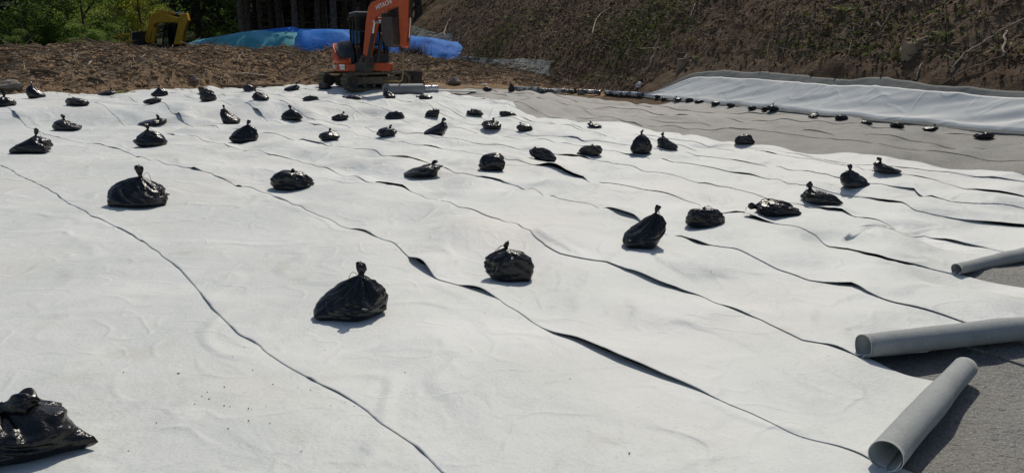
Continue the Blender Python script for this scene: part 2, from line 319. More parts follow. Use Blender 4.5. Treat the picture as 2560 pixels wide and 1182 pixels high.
# ------------------------------------------------------------------ white sheets
UA = R(40); U = np.array([-math.sin(UA), math.cos(UA)]); Nn = np.array([math.cos(UA), math.sin(UA)])
def sp(P): return float(P[0] * U[0] + P[1] * U[1]), float(P[0] * Nn[0] + P[1] * Nn[1])
SEAM_PX = {
 'A': "0,415 80,455 170,510 230,545 345,598 400,640 455,680 490,720 530,775 600,840 650,870 700,912 800,965 920,1040 1040,1120 1105,1182",
 'B': "160,350 250,363 330,388 400,407 480,425 530,437 620,470 680,490 760,525 830,555 930,590 985,615 1030,655 1090,702 1160,723 1250,755 1330,810 1380,838 1500,885 1600,925 1720,975 1850,1030 2000,1095 2160,1150",
 'C': "500,349 539,359 570,367 617,379 676,390 723,399 762,410 823,425 904,451 965,464 1005,469 1038,486 1087,502 1148,520 1209,540 1249,551 1301,566 1330,586 1362,617 1403,637 1452,647 1513,658 1565,678 1626,702 1687,727 1728,739 1789,760 1900,803 1958,832 2004,855 2062,866 2142,897",
 'D': "676,335 715,346 766,354 805,361 852,369 891,374 945,384 985,392 1026,397 1062,406 1107,421 1156,435 1196,444 1249,453 1293,468 1342,479 1399,499 1427,504 1484,513 1521,526 1586,550 1659,587 1728,605 1768,616 1833,625 1870,637 1900,653 1958,682 2015,705 2073,713 2125,718 2160,735 2246,762 2304,777 2385,801",
 'E': "900,343 925,345 951,352 974,355 1027,362 1056,366 1095,372 1134,378 1183,385 1220,391 1265,400 1334,414 1379,420 1415,436 1464,448 1505,459 1565,466 1626,478 1687,491 1748,513 1805,538 1850,543 1900,543 1975,568 2044,592 2096,624 2160,638 2223,656 2292,664 2373,687",
 'F': "1037,335 1062,336 1080,343 1130,348 1173,356 1242,362 1300,376 1383,386 1427,392 1456,394 1505,405 1545,413 1586,420 1647,433 1708,447 1748,460 1801,468 1858,479 1900,493 1951,507 2009,515 2064,527 2107,530 2146,546 2185,565 2244,581 2302,592 2361,603 2419,616 2478,626",
 'G': "1440,365 1500,375 1560,387 1611,393 1677,407 1748,416 1794,425 1849,436 1912,448 1951,452 2001,464 2060,480 2126,493 2185,499 2224,507 2283,527 2341,542 2419,558 2474,564 2560,571",
 'H': "1354,341 1403,344 1444,348 1500,356 1537,359 1574,366 1630,374 1677,380 1736,392 1814,399 1865,407 1912,417 1970,426 2029,432 2068,439 2103,448 2173,462 2224,468 2283,477 2333,495 2376,507 2458,511 2560,523",
 'I': "2009,398 2068,407 2126,417 2177,430 2275,440 2341,454 2400,471 2466,482 2537,491",
 'J': "1700,352 1997,387 2251,421 2400,436 2560,455",
 'K': "1330,289 1500,306 1600,319 1700,336 1840,357 1950,369 2160,387 2300,405 2450,425 2560,440"}
class Seam:
    def __init__(s, s_arr, p_arr, seed):
        i = np.argsort(s_arr); s.s = np.array(s_arr)[i]; s.p = np.array(p_arr)[i]; s.seed = seed
        s.far = float(np.mean(s.p[-3:])); s.near = float(np.mean(s.p[:2])); s.lens = []
        rng = random.Random(seed); q = -1.0
        while q < 34:
            q += rng.uniform(0.35, 1.9)
            s.lens.append((q, rng.uniform(0.10, 0.36), rng.choice([0.002, 0.004, 0.006, 0.009, 0.016])))
    def P(s, q):
        q = np.asarray(q, float)
        w = 0.05 * vn(q * 0.9, 0 * q + s.seed, 0, 77) + 0.02 * vn(q * 2.7, 0 * q + s.seed, 0, 78)
        out = sm(q, s.s[-1], s.s[-1] + 1.5) + (1 - sm(q, s.s[0] - 1.0, s.s[0]))
        return np.interp(q, s.s, s.p) + 0.012 * vn(q * 5, 0 * q + s.seed, 0, 79) + w * out
    def lift(s, q):
        z = 0.0004 + 0.004 * np.clip(vn(q * 1.7, 0 * q + s.seed, 0, 80) - 0.15, 0, 1)
        for c, L, a in s.lens:
            t = (q - c) / L
            z = np.maximum(z, a * np.where(np.abs(t) < 1, (1 - t * t) ** 1.5, 0))
        return z
seams = {}
for i, (k, v) in enumerate(SEAM_PX.items()):
    pts = [sp(at(*map(float, q.split(',')))) for q in v.split()]
    seams[k] = Seam([q[0] for q in pts], [q[1] for q in pts], i + 1)
seams['Z'] = Seam([0, 30], [0.1, 0.05], 41)
seams['Y'] = Seam([0, 30], [-1.3, -1.35], 42)
seams['L'] = Seam([14, 30], [13.15, 13.2], 43); seams['M'] = Seam([14, 30], [14.15, 14.2], 44); seams['N'] = Seam([14, 30], [15.1, 15.1], 45)
# openings under lifted edges that the photograph shows
for k, px, py, L, a in [('B', 1050, 672, 0.34, 0.095), ('B', 1190, 733, 0.25, 0.05), ('B', 1540, 900, 0.75, 0.06), ('B', 490, 425, 0.14, 0.06), ('B', 615, 468, 0.16, 0.04),
                        ('C', 990, 467, 0.3, 0.045), ('C', 1640, 707, 0.55, 0.045), ('D', 1565, 540, 0.42, 0.075), ('D', 1745, 608, 0.2, 0.04), ('D', 2130, 722, 0.28, 0.045), ('D', 1245, 452, 0.25, 0.04),
                        ('E', 1390, 424, 0.5, 0.10), ('E', 1925, 552, 0.36, 0.055), ('E', 2180, 645, 0.4, 0.03), ('F', 1440, 392, 0.4, 0.05), ('F', 2080, 529, 0.35, 0.05), ('F', 2390, 609, 0.3, 0.04),
                        ('G', 1860, 437, 0.3, 0.035), ('G', 2215, 505, 0.45, 0.04), ('G', 2520, 566, 0.5, 0.055), ('H', 1450, 348, 0.4, 0.03), ('H', 2310, 486, 0.5, 0.04), ('I', 2490, 485, 0.5, 0.04),
                        ('A', 320, 588, 0.4, 0.045), ('A', 525, 765, 0.35, 0.06), ('A', 590, 832, 0.2, 0.025), ('A', 840, 990, 0.25, 0.035),
                        ('D', 455, 290, 0.35, 0.12), ('C', 447, 337, 0.15, 0.05), ('B', 35, 290, 0.4, 0.12), ('E', 600, 290, 0.35, 0.12), ('D', 780, 356, 0.2, 0.045), ('E', 1080, 369, 0.3, 0.03)]:
    seams[k].lens.append((sp(at(px, py))[0], L * 0.9, a * (0.62 if a > 0.09 else 0.55)))
_ra = random.Random(3)
seams['A'].lens = [(_ra.uniform(1.8, 13), _ra.uniform(.03, .09), _ra.uniform(.003, .010)) for _ in range(34)] + [(c_, L_, a_ * 0.3) for c_, L_, a_ in seams['A'].lens]
ORDER = ['Y', 'Z', 'A', 'B', 'C', 'D', 'E', 'F', 'G', 'H', 'I', 'J', 'K', 'L', 'M']
def sheet_z(x, y):
    q, p = sp((x, y)); best = None
    for k in ORDER:
        if float(seams[k].P(np.array([q]))[0]) <= p: best = k
    z = float(pad(np.array([x]), np.array([y]))[0] + rumple(np.array([x]), np.array([y]))[0]) + 0.012
    if best:
        d = p - float(seams[best].P(np.array([q]))[0]); lf = float(seams[best].lift(np.array([q]))[0]); z += lf * math.exp(-(d / (0.10 + 2.6 * lf)) ** 2)
    return z

def rumple(x, y):
    return 0.005 * vn(x * 3.3, y * 3.3, 0, 61) + 0.0022 * vn(x * 8, y * 8, 0, 62)
TC = np.array([0, .008, .025, .05, .085, .13, .19, .27, .37, .5, .64, .78, .9, .96, 1.0])
def far_s(p, margin=0.35):
    for q in np.arange(2, 40, 0.1):
        x, y = p * Nn + q * U
        if y > y_toe(x) - margin or x < -21: return q
    return 40
def build_sheet(near, far, s0a, s0b, label, far_margin=0.35, far_over=0.06, roll=None, seed=0):
    """strip of fabric between two seams; its near edge lies on its neighbour; s0a/s0b: where it ends on the right"""
    root = empty('white_geotextile_sheet'); tag(root, label, 'fabric sheet', 'white geotextile sheets laid side by side')
    A, B = seams[near], seams[far]
    s1 = far_s(0.5 * (A.far + B.far), far_margin)
    q = min(s0a, s0b); rows = [0.0]
    while rows[-1] < 1:
        sv = q + rows[-1] * (s1 - q); xc, yc = 0.5 * (A.P(sv) + B.P(sv)) * Nn + sv * U
        rows.append(rows[-1] + max(0.022, 0.0075 * math.hypot(xc, yc)) / (s1 - q))
    rows[-1] = 1.0; rows = np.array(rows)
    Tm, Rm = np.meshgrid(TC, rows)
    S0 = s0a + (s0b - s0a) * Tm
    S = S0 + Rm * (s1 + 0.22 * vn(Tm * 2, 0 * Tm + seed, 0, 90) - S0)
    pa, pb = A.P(S), B.P(S) + far_over
    Pp = pa + (pb - pa) * Tm
    X = Pp * Nn[0] + S * U[0]; Y = Pp * Nn[1] + S * U[1]
    dist = Pp - pa
    lf = A.lift(S)
    Z = pad(X, Y) + rumple(X, Y) + 0.012 + 0.003 * np.exp(-(dist / 0.10) ** 2) + lf * np.exp(-(dist / (0.10 + 2.6 * lf)) ** 2)
    Z = Z - 0.009 * sm((dist - (pb - pa) + far_over) / 0.035) * (far_over > 0.02)
    n, m = X.shape
    top = np.stack([X, Y, Z], -1)
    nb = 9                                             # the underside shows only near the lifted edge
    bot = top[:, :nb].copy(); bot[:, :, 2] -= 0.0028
    V = np.concatenate([top.reshape(-1, 3), bot.reshape(-1, 3)])
    f1 = grid_faces(n, m, 0, True); f2 = grid_faces(n, nb, n * m, True)
    tri = lambda q: np.concatenate([q[:, [0, 1, 2]], q[:, [0, 2, 3]]])
    f1 = tri(f1); f2 = tri(f2)[:, ::-1]
    a = np.arange(n - 1); rim = np.stack([a * m, (a + 1) * m, n * m + (a + 1) * nb, n * m + a * nb], -1)
    fs = [tuple(q_) for q_ in f1[:, ::-1]] + [tuple(q_) for q_ in f2[:, ::-1]] + [tuple(q_) for q_ in rim]
    mi = np.concatenate([np.zeros(len(f1)), np.ones(len(f2)), np.zeros(len(rim))])
    mesh_obj('fabric', V, fs, [M['white'], M['under']], root, True, mi)
    if roll: build_roll(root, *roll)
    return root
def build_roll(root, p0, p1, r0, r1, turns, seed):
    p0, p1 = np.array(p0), np.array(p1)
    ax = p1 - p0; ax /= np.linalg.norm(ax)
    e = np.array([ax[1], -ax[0], 0.0])
    if e[:2] @ U > 0: e = -e
    k, n = 34, 90
    V = []; 
    for layer in (0.0, -0.0035):
        for i in range(k):
            t = i / (k - 1); c = p0 + (p1 - p0) * t
            r = (r0 + (r1 - r0) * t) * (1 + 0.03 * vn(t * 5, seed, 0, 5))
            zg = (1 - t) * pad(p0[0:1], p0[1:2])[0] + t * pad(p1[0:1], p1[1:2])[0] + 0.006
            for j in range(n):
                w = j / (n - 1); phi = -math.pi / 2 + w * 2 * math.pi * turns
                rr = r * (1 - 0.17 * w) * (1 + 0.085 * float(vn(w * 4, t * 4.0, seed, 6))) + layer
                jag = 0.018 * float(vn(w * 3.2, seed, 0, 8)) * (1 if i in (0, k - 1) else 0)
                q = c + e * (math.cos(phi) * rr * 1.05) + ax * jag
                V.append((q[0], q[1], zg + r + math.sin(phi) * rr * (1 if math.sin(phi) > 0 else (r / (rr - layer) if rr > 0 else 1))))
    f1 = grid_faces(k, n, 0); f2 = grid_faces(k, n, k * n, True)
    rim = []
    for i in (0, k - 1):
        for j in range(n - 1): rim.append((i * n + j, i * n + j + 1, k * n + i * n + j + 1, k * n + i * n + j))
    for i in range(k - 1): rim.append((i * n + n - 1, (i + 1) * n + n - 1, k * n + (i + 1) * n + n - 1, k * n + i * n + n - 1))
    fs = np.concatenate([f1, f2, np.array(rim)])
    mi = np.concatenate([np.zeros(len(f1)), np.ones(len(f2)), 2 * np.ones(len(rim))])
    o = mesh_obj('rolled_end', V, fs, [M['under'], M['inner'], M['white']], root, True, mi)
    tag(o, 'rolled-up sheet end showing its grey underside')
r3a, r3b = at(2205, 1183), at(2405, 948); r2a, r2b = at(2154, 894), at(2580, 848); r1a, r1b = at(2390, 688), at(2580, 650)
build_sheet('Y', 'Z', -2.5, -2.5, 'white geotextile sheet at the extreme left edge, beyond the foreground bag', seed=1)
build_sheet('Z', 'A', -2.2, -2.0, 'white geotextile sheet in the left foreground under the cropped sandbag', seed=2)
build_sheet('A', 'B', -0.6, -0.4, 'broad white geotextile sheet under the large centre foreground sandbag with a leaning knot', seed=3)
build_sheet('B', 'C', sp(r3a)[0], sp(r3b)[0], 'white geotextile sheet whose nearest end is rolled up in the bottom right corner', roll=(r3a, r3b, 0.072, 0.058, 1.22, 3), seed=4)
build_sheet('C', 'D', sp(r2a)[0], sp(r2b)[0], 'white geotextile sheet ending in the open grey roll that points left at the right edge', roll=(r2a, r2b, 0.066, 0.066, 1.16, 5), seed=5)
build_sheet('D', 'E', 0.9, 0.9, 'white geotextile sheet running out of frame between the two upper rolled ends', seed=6)
build_sheet('E', 'F', sp(r1a)[0], sp(r1b)[0], 'white geotextile sheet ending in the farthest and smallest of the three grey rolls', roll=(r1a, r1b, 0.042, 0.062, 1.2, 7), seed=7)
build_sheet('F', 'G', 1.6, 1.6, 'sixth white geotextile sheet in from the far grey matting, just beyond the small rolled end', seed=8)
build_sheet('G', 'H', 1.0, 1.0, 'fifth white geotextile sheet in from the grey matting on the right', seed=9)
build_sheet('H', 'I', 1.0, 1.0, 'narrow white geotextile sheet, fourth in from the grey matting', seed=10)
build_sheet('I', 'J', 1.0, 1.0, 'narrow white geotextile sheet, second from the grey matting at its right end', seed=11)
build_sheet('J', 'K', 1.0, 1.0, 'last white geotextile sheet, its far edge bordering the grey matting', far_over=0.0, seed=12)
build_sheet('K', 'L', 14.9, 15.9, 'short white geotextile sheet with a curved right end, beyond the step in the ground', far_over=0.05, seed=13)
build_sheet('L', 'M', 18.2, 19.8, 'short white geotextile sheet beside the two tied rolls near the orange excavator', far_over=0.0, far_margin=0.9, seed=14)

# ------------------------------------------------------------------ grey mats
def build_mat(p0, p1, s0, s1, label, seed, z0):
    n_s = max(30, int((s1 - s0) / 0.09)); sv = np.linspace(s0, s1, n_s); tv = np.array([0, .01, .03, .06, .1, .15, .2, .27, .34, .41, .48, .55, .62, .69, .76, .83, .9, .95, 1.0])
    T, S = np.meshgrid(tv, sv)
    e0 = p0 + 0.10 * vn(S * 0.6, 0 * S + seed, 0, 101) + 0.03 * vn(S * 2.5, 0 * S + seed, 0, 102)
    e1 = p1 + 0.10 * vn(S * 0.6, 0 * S + seed + 1, 0, 101) + 0.03 * vn(S * 2.5, 0 * S + seed + 1, 0, 102) + 0.10
    P = e0 + (e1 - e0) * T
    X = P * Nn[0] + S * U[0]; Y = P * Nn[1] + S * U[1]
    d = P - e0
    lf = 0.005 + 0.014 * np.clip(vn(S * 1.5, 0 * S + seed, 0, 103), 0, 1) + 0.010 * np.clip(vn(S * 4, 0 * S + seed, 0, 104), 0, 1)
    Z = pad(X, Y) + z0 - 0.004 * T + 0.6 * lf * np.exp(-(d / 0.09) ** 2) + 0.006 * vn(X * 2.5, Y * 2.5, 0, 105) * sm(d / 0.2) + 0.03 * np.clip(fbm(X * 0.9, Y * 0.9, 0, 106), 0, 1) * sm((P - 12.4) / 0.8) * (1 - sm(S, 13, 14.8)) - 0.012 * sm(S, 13, 14.8)
    if p0 == 10.9: Z = Z - 0.03 * (1 - sm((P - seams['K'].P(S)) / 0.06))
    dh = (X - x_toe(Y)) * 0.92
    Z = Z + hill_add(dh) - 0.25 * sm((dh - 0.30) / 0.25)
    n, m = X.shape
    top = np.stack([X, Y, Z], -1); edge = top[:, :1].copy(); edge[:, :, 2] -= 0.02 + 0 * edge[:, :, 2]
    V = np.concatenate([top.reshape(-1, 3), edge.reshape(-1, 3)])
    a = np.arange(n - 1); rim = np.stack([a * m, n * m + a, n * m + a + 1, (a + 1) * m], -1)
    o = mesh_obj('grey_mat_strip', V, np.concatenate([grid_faces(n, m, 0), rim[:, ::-1]]), M['greymat'])
    tag(o, label, 'ground mat', 'grey protection mats under and beside the white sheets'); return o
def start_s(p, extra=1.0):
    for q in np.arange(-12, 30, 0.1):
        x, y = p * Nn + q * U
        if x < x_toe(y) + (extra if y < 22.8 else -0.05): return q
    return 0
mat_lab = ['grey protection mat strip bordering the outermost white sheet', 'second grey mat strip out from the white sheets', 'third grey mat strip out from the white sheets',
           'fourth grey mat strip out from the white sheets', 'fifth grey mat strip out from the white sheets', 'sixth grey mat strip out, near the sandbags at the slope foot',
           'grey mat strip along the foot of the white-covered slope', 'farthest grey mat strip, beside the glossy black rolls at the bank']
for i in range(6):
    p = 11.9 + i * 1.15
    build_mat(p if i else 10.9, p + 1.15, start_s(p + 1.1), min(far_s(p + 0.6, 0.1), 26 if i < 1 else 40), mat_lab[i], 200 + i, 0.004)
front_lab = ['coarse grey mat strip in the bottom right corner, below the nearest rolled end', 'coarse grey mat strip between the two nearest rolled ends at the right edge', 'coarse grey mat strip behind the middle roll at the right edge', 'coarse grey mat strip under the farthest rolled end at the right edge', 'grey mat strip under the far white sheets beyond the right edge']
for i, (p, q) in enumerate([(1.2, 4.42), (4.42, 5.6), (5.6, 7.0), (7.0, 9.2), (9.2, 12.0)]):
    build_mat(p, q, -4.5, [1.9, 2.0, 2.3, 2.5, 2.0][i], front_lab[i], 230 + i, -0.016)

# mats on the foot of the hillside
def slope_sheet(name, m, d_lo, d_hi, ya, yb, off, label, cat, wav, seed):
    yv = np.linspace(ya, yb, 320); dv = np.linspace(0, 1, 26)
    D, Yy = np.meshgrid(dv, yv)
    lo = d_lo + 0.03 * vn(Yy * 1.5, 0 * Yy, seed, 111)
    hi = d_hi + wav * fbm(Yy * 0.7, 0 * Yy, seed, 112, 3)
    hi = lo + (hi - lo) * (0.02 + 0.98 * sm((yb - Yy) / 1.1) ** 0.8)
    dd = lo + (hi - lo) * D
    X = x_toe(Yy) + dd / 0.92
    dh = dd
    Z = terrain(X, Yy, False) + off * sm((D) / 0.10) + 0.020 * fbm(Yy * 1.3 + D * 2, D * 1.6 + Yy * 0.4, seed, 113, 3) * sm(D / 0.25) + 0.02
    fold = np.abs(vn(Yy * 1.1 - D * 1.3, 0.6 * D, seed, 114)); Z = Z + 0.014 * np.clip(0.22 - fold, 0, 1) / 0.22 * D
    n, k = X.shape
    top = np.stack([X, Yy, Z], -1)
    o = mesh_obj(name, top.reshape(-1, 3), grid_faces(n, k, 0), m)
    sol = o.modifiers.new('thickness', 'SOLIDIFY'); sol.thickness = 0.006; sol.offset = -1
    tag(o, label, cat); return o
slope_sheet('grey_slope_mat', M['slopegrey'], -0.12, 0.78, 4.0, 23.6, 0.02, 'grey mat on the slope showing above the long white sheet', 'ground mat', 0.09, 3)
slope_sheet('white_slope_sheet', M['white_slope'], -0.05, 0.62, 4.0, 23.4, 0.055, 'long white sheet on the foot of the brown slope, edged by sandbags', 'fabric sheet', 0.04, 3)
def patch(name, quad, label, m, nz, nu=40, nvv=14, off=0.05):
    V = []
    for i in range(nu):
        for j in range(nvv):
            a, b = i / (nu - 1), j / (nvv - 1); C = [np.array(q, float) for q in quad]
            q = (C[0] * (1 - a) + C[1] * a) * (1 - b) + (C[3] * (1 - a) + C[2] * a) * b
            q = q + np.array([0, 5.0 * float(vn(a * 5, b * 1.5, nz, 120)) * (1 if j in (0, nvv - 1) else .3)])
            p = at(*q); V.append((p[0], p[1], p[2] + off + .03 * float(vn(p[0] * 3, p[1] * 3, nz, 121))))
    o = mesh_obj(name, V, grid_faces(nu, nvv, 0, True), m)
    tag(o, label, 'ground mat'); return o
patch('grey_bank_mat', [(1085, 139), (1378, 158), (1372, 190), (1250, 170)], 'crumpled blue-grey mat on the low ground between wood debris bank and hillside', M['slopegrey'], 1)
patch('grey_hill_mat', [(1018, 62), (1132, 93), (1126, 108), (1018, 100)], 'grey mat on the slope just above the blue tarp', M['slopegrey'], 2)

# ------------------------------------------------------------------ sandbags
def make_bag(loc, w, d, tip, seed, style, res, corner, strings, label, group, yaw=0.0, qc=0.5):
    """tip: knot tip in bag space (x right, y away, z up)"""
    rng = random.Random(seed)
    root = empty('sandbag', loc); tag(root, label, 'sandbag', group)
    tip = np.array(tip, float)
    Lk = {'c': 0.20, 'r': 0.16, 'l': 0.10, 's': 0.2, 'f': 0.22}[style] * w
    lean = np.array([tip[0] * 0.8 / max(w, .01), 0.5 * tip[1] / max(w, .01), 1.0 if style == 'c' else 0.5]); 
    if style == 'f': lean = np.array([1.0, 0.1, 0.22])
    if style == 's': lean = np.array([math.copysign(1.0, tip[0]), 0.1, 0.25])
    lean /= np.linalg.norm(lean)
    nb = tip - lean * Lk
    if style == 'l': nb = tip * np.array([1, 1, 0.97])
    if style == 's': nb = np.array([tip[0] * 0.35, 0, tip[2]])
    nM, nN = (84, 58) if res == 2 else ((48, 34) if res == 1 else (26, 18))
    th = np.linspace(0, 2 * math.pi, nM, endpoint=False); q = np.concatenate([[0, 0.004], np.linspace(0.02, 1, nN - 2)])
    b = rng.uniform(.64, .86); e = 1 - b; rise = lambda k_: b + k_ * e
    if style == 'c': prof = np.interp(q, [0, .004, .03, .08, .15, .24, .36, .48, .62, .76, .88, 1], [0, b, rise(.25), rise(.55), rise(.83), rise(.97), 1.0, .94, .80, .61, .38, .085])
    elif style in 'rf': prof = np.interp(q, [0, .004, .03, .10, .22, .40, .58, .72, .84, .93, 1], [0, b, rise(.25), rise(.58), rise(.88), 1.0, .95, .82, .60, .34, .08])
    else: prof = np.interp(q, [0, .004, .02, .08, .20, .42, .60, .78, .92, 1], [0, b + .1, rise(.45), rise(.75), rise(.97), 1.0, .90, .70, .42, .08])
    # soften the profile
    for _ in range(3):
        pr = prof.copy(); pr[3:-1] = 0.25 * prof[2:-2] + 0.5 * prof[3:-1] + 0.25 * prof[4:]; prof = pr
    Q, T = np.meshgrid(q, th, indexing='ij'); PR = np.repeat(prof[:, None], nM, 1)
    n_exp = 2.0 + 0.9 * (1 - sm(Q, 0.3, 0.85))
    tt = T - yaw
    c, s_ = np.abs(np.cos(tt)), np.abs(np.sin(tt))
    sup = (c ** n_exp + s_ ** n_exp) ** (-1 / n_exp)
    rad = PR * sup
    cx, sx = np.cos(T), np.sin(T)
    # broad dents, folds towards the neck, horizontal sag creases
    rad = rad * (1 + (0.17 if style in 'ls' else 0.11) * vn(cx * 1.3, sx * 1.3, Q * 1.8 + seed, 130) * sm(Q, 0.02, 0.2))
    up = sm(Q, 0.38, 0.95)
    tw = T + 0.5 * (Q - 0.5) * rng.uniform(-1, 1)
    f1 = np.abs(vn(np.cos(tw) * 2.6, np.sin(tw) * 2.6, Q * 1.0 + seed * 1.3, 131)); f2 = np.abs(vn(np.cos(tw) * 5.2, np.sin(tw) * 5.2, Q * 1.6 + seed * 2.1, 132))
    rad = rad * (1 + up * (0.55 * (0.28 - f1) + 0.34 * (0.25 - f2)))
    qcv = qc + 0.26 * vn(cx * 1.1, sx * 1.1, seed, 133) + 0.10 * cx * rng.uniform(-1, 1)
    cre = np.exp(-((Q - qcv) / 0.045) ** 2) - 0.6 * np.exp(-((Q - qcv + 0.09) / 0.05) ** 2)
    cmask = np.clip(0.35 + 1.3 * vn(cx * 1.4, sx * 1.4, seed + 0.5, 135), 0, 1)
    rad = rad * (1 - 0.085 * cre * cmask)
    dr = np.abs(vn(np.cos(T + 2.2 * Q) * 2.2, np.sin(T + 2.2 * Q) * 2.2, Q * 2.5 + seed, 136))          # slanting drape folds
    rad = rad * (1 + 0.16 * (0.22 - dr) * sm(Q, 0.12, 0.4))
    low = sm(Q, 0.03, 0.12) * (1 - sm(Q, 0.45, 0.7))
    wr = vn(cx * 1.7 + Q * 2, sx * 1.7, Q * 11 + seed, 134)
    rad = rad * (1 + low * 0.016 * (0.4 - np.abs(wr)) * 2)
    for ang, amt in corner:                          # pointed bottom corners of the bag
        dth = np.angle(np.exp(1j * (T - ang)))
        rad = rad * (1 + amt * np.exp(-np.abs(dth) / 0.22 - (dth / 0.5) ** 2) * np.exp(-((Q - 0.06) / 0.22) ** 2))
    shift = sm(Q, 0.12, 1.0) ** 1.15
    X = rad * cx * w * 0.5 + nb[0] * shift; Y = rad * sx * d * 0.5 + nb[1] * shift; Z = Q * nb[2]
    Z = Z * (1 + 0.22 * np.cos(T - rng.uniform(0, 6.28)) * np.sin(np.pi * Q))
    if style in 'lrsf':                               # rounder shoulder: lift the flanks above a straight taper
        Z = Z * (Q + 1e-4) ** -0.15
    if style == 'l':
        Z = Z * (1 - 0.10 * sm(Q, 0.8, 1.0))
    k = (X.max() - X.min()); cxm = 0.5 * (X.max() + X.min())
    X = (X - cxm) * (w / k) + 0.0
    nbx = float(X[-1].mean()); nby = float(Y[-1].mean()); nbz = float(Z[-1].mean())
    Z = Z + 0.03 * w * vn(cx * 1.2, sx * 1.2, seed, 137) * sm(Q, 0.2, 0.6)
    V = np.stack([X, Y, np.maximum(Z, 0)], -1).reshape(-1, 3)
    f = []
    a = np.arange(nN * nM).reshape(nN, nM); b = np.roll(a, -1, 1)
    f = np.stack([a[:-1], b[:-1], b[1:], a[1:]], -1).reshape(-1, 4)
    mesh_obj('bag_body', V, f, M['bag'], root)
    # tied tuft
    nb = np.array([nbx, nby, nbz - 0.006])
    if style == 's': nb = np.array([math.copysign(w * 0.46, tip[0]), -0.1 * d, tip[2] * 0.5])
    if style == 'l': axis = np.array([rng.uniform(-.5, .5), -0.75, 0.35])
    else: axis = lean
    axis = axis / np.linalg.norm(axis)
    a1 = np.cross(axis, [0, 1, 0.2]); a1 /= np.linalg.norm(a1); a2 = np.cross(axis, a1)
    m2, n2 = (36, 12) if res == 2 else ((20, 9) if res == 1 else (12, 7))
    th2 = np.linspace(0, 2 * math.pi, m2, endpoint=False); t2 = np.linspace(0, 1, n2)
    Tq, Tt = np.meshgrid(t2, th2, indexing='ij')
    kr = {'c': 0.066, 'r': 0.058, 'l': 0.045, 's': 0.07, 'f': 0.085}[style] * w * rng.uniform(0.85, 1.2)
    pr = kr * np.interp(Tq, [0, .12, .3, .6, .85, .97, 1], [.55, .42, .55, .95, 1.0, .8, .25])
    pr = pr * (1 + 0.9 * (0.26 - np.abs(vn(np.cos(Tt) * 2.4, np.sin(Tt) * 2.4, Tq * 1.2 + seed, 140))) + 0.25 * vn(np.cos(Tt) * 5, np.sin(Tt) * 5, Tq * 3 + seed, 141) * Tq)
    ln = Lk * (Tq + 0.16 * vn(np.cos(Tt) * 2, np.sin(Tt) * 2, seed, 142) * Tq)
    bend = rng.uniform(-0.35, 0.35) * Tq ** 2 * Lk
    P = nb + ln[..., None] * axis + (pr * np.cos(Tt) + bend)[..., None] * a1 + (pr * np.sin(Tt))[..., None] * a2
    a = np.arange(n2 * m2).reshape(n2, m2); b = np.roll(a, -1, 1)
    f = [tuple(r_) for r_ in np.stack([a[:-1], b[:-1], b[1:], a[1:]], -1).reshape(-1, 4)] + [tuple(a[-1])]
    mesh_obj('tied_neck', P.reshape(-1, 3), f, M['bag'], root)
    for k_, sd in enumerate(strings):
        L = w * rng.uniform(0.45, 0.75); pts = []
        st = nb + axis * Lk * 0.15
        for i in range(9):
            t = i / 8
            pts.append(st + np.array([sd * L * (t ** 0.8), -0.06 * w * t + 0.03 * w * math.sin(4 * t + k_), 0.22 * w * math.sin(min(t * 2.6, 2.2)) * 0.5 - L * 0.75 * t ** 2.2 + 0.02 * w * math.sin(9 * t + seed)]))
        pts = [p for p in pts if p[2] > 0.006]
        if len(pts) > 2: mb = MB(); mb.tube(pts, max(0.0018, 0.0016 + 0.0003 * loc[1] / 5), 5); mb.build('tie_string', M['string'], root, True)
    return root
FG, RG, BK = 'sandbags spread over the white sheets', 'sandbags along the foot of the slope', 'sandbags at the far edge of the sheets'
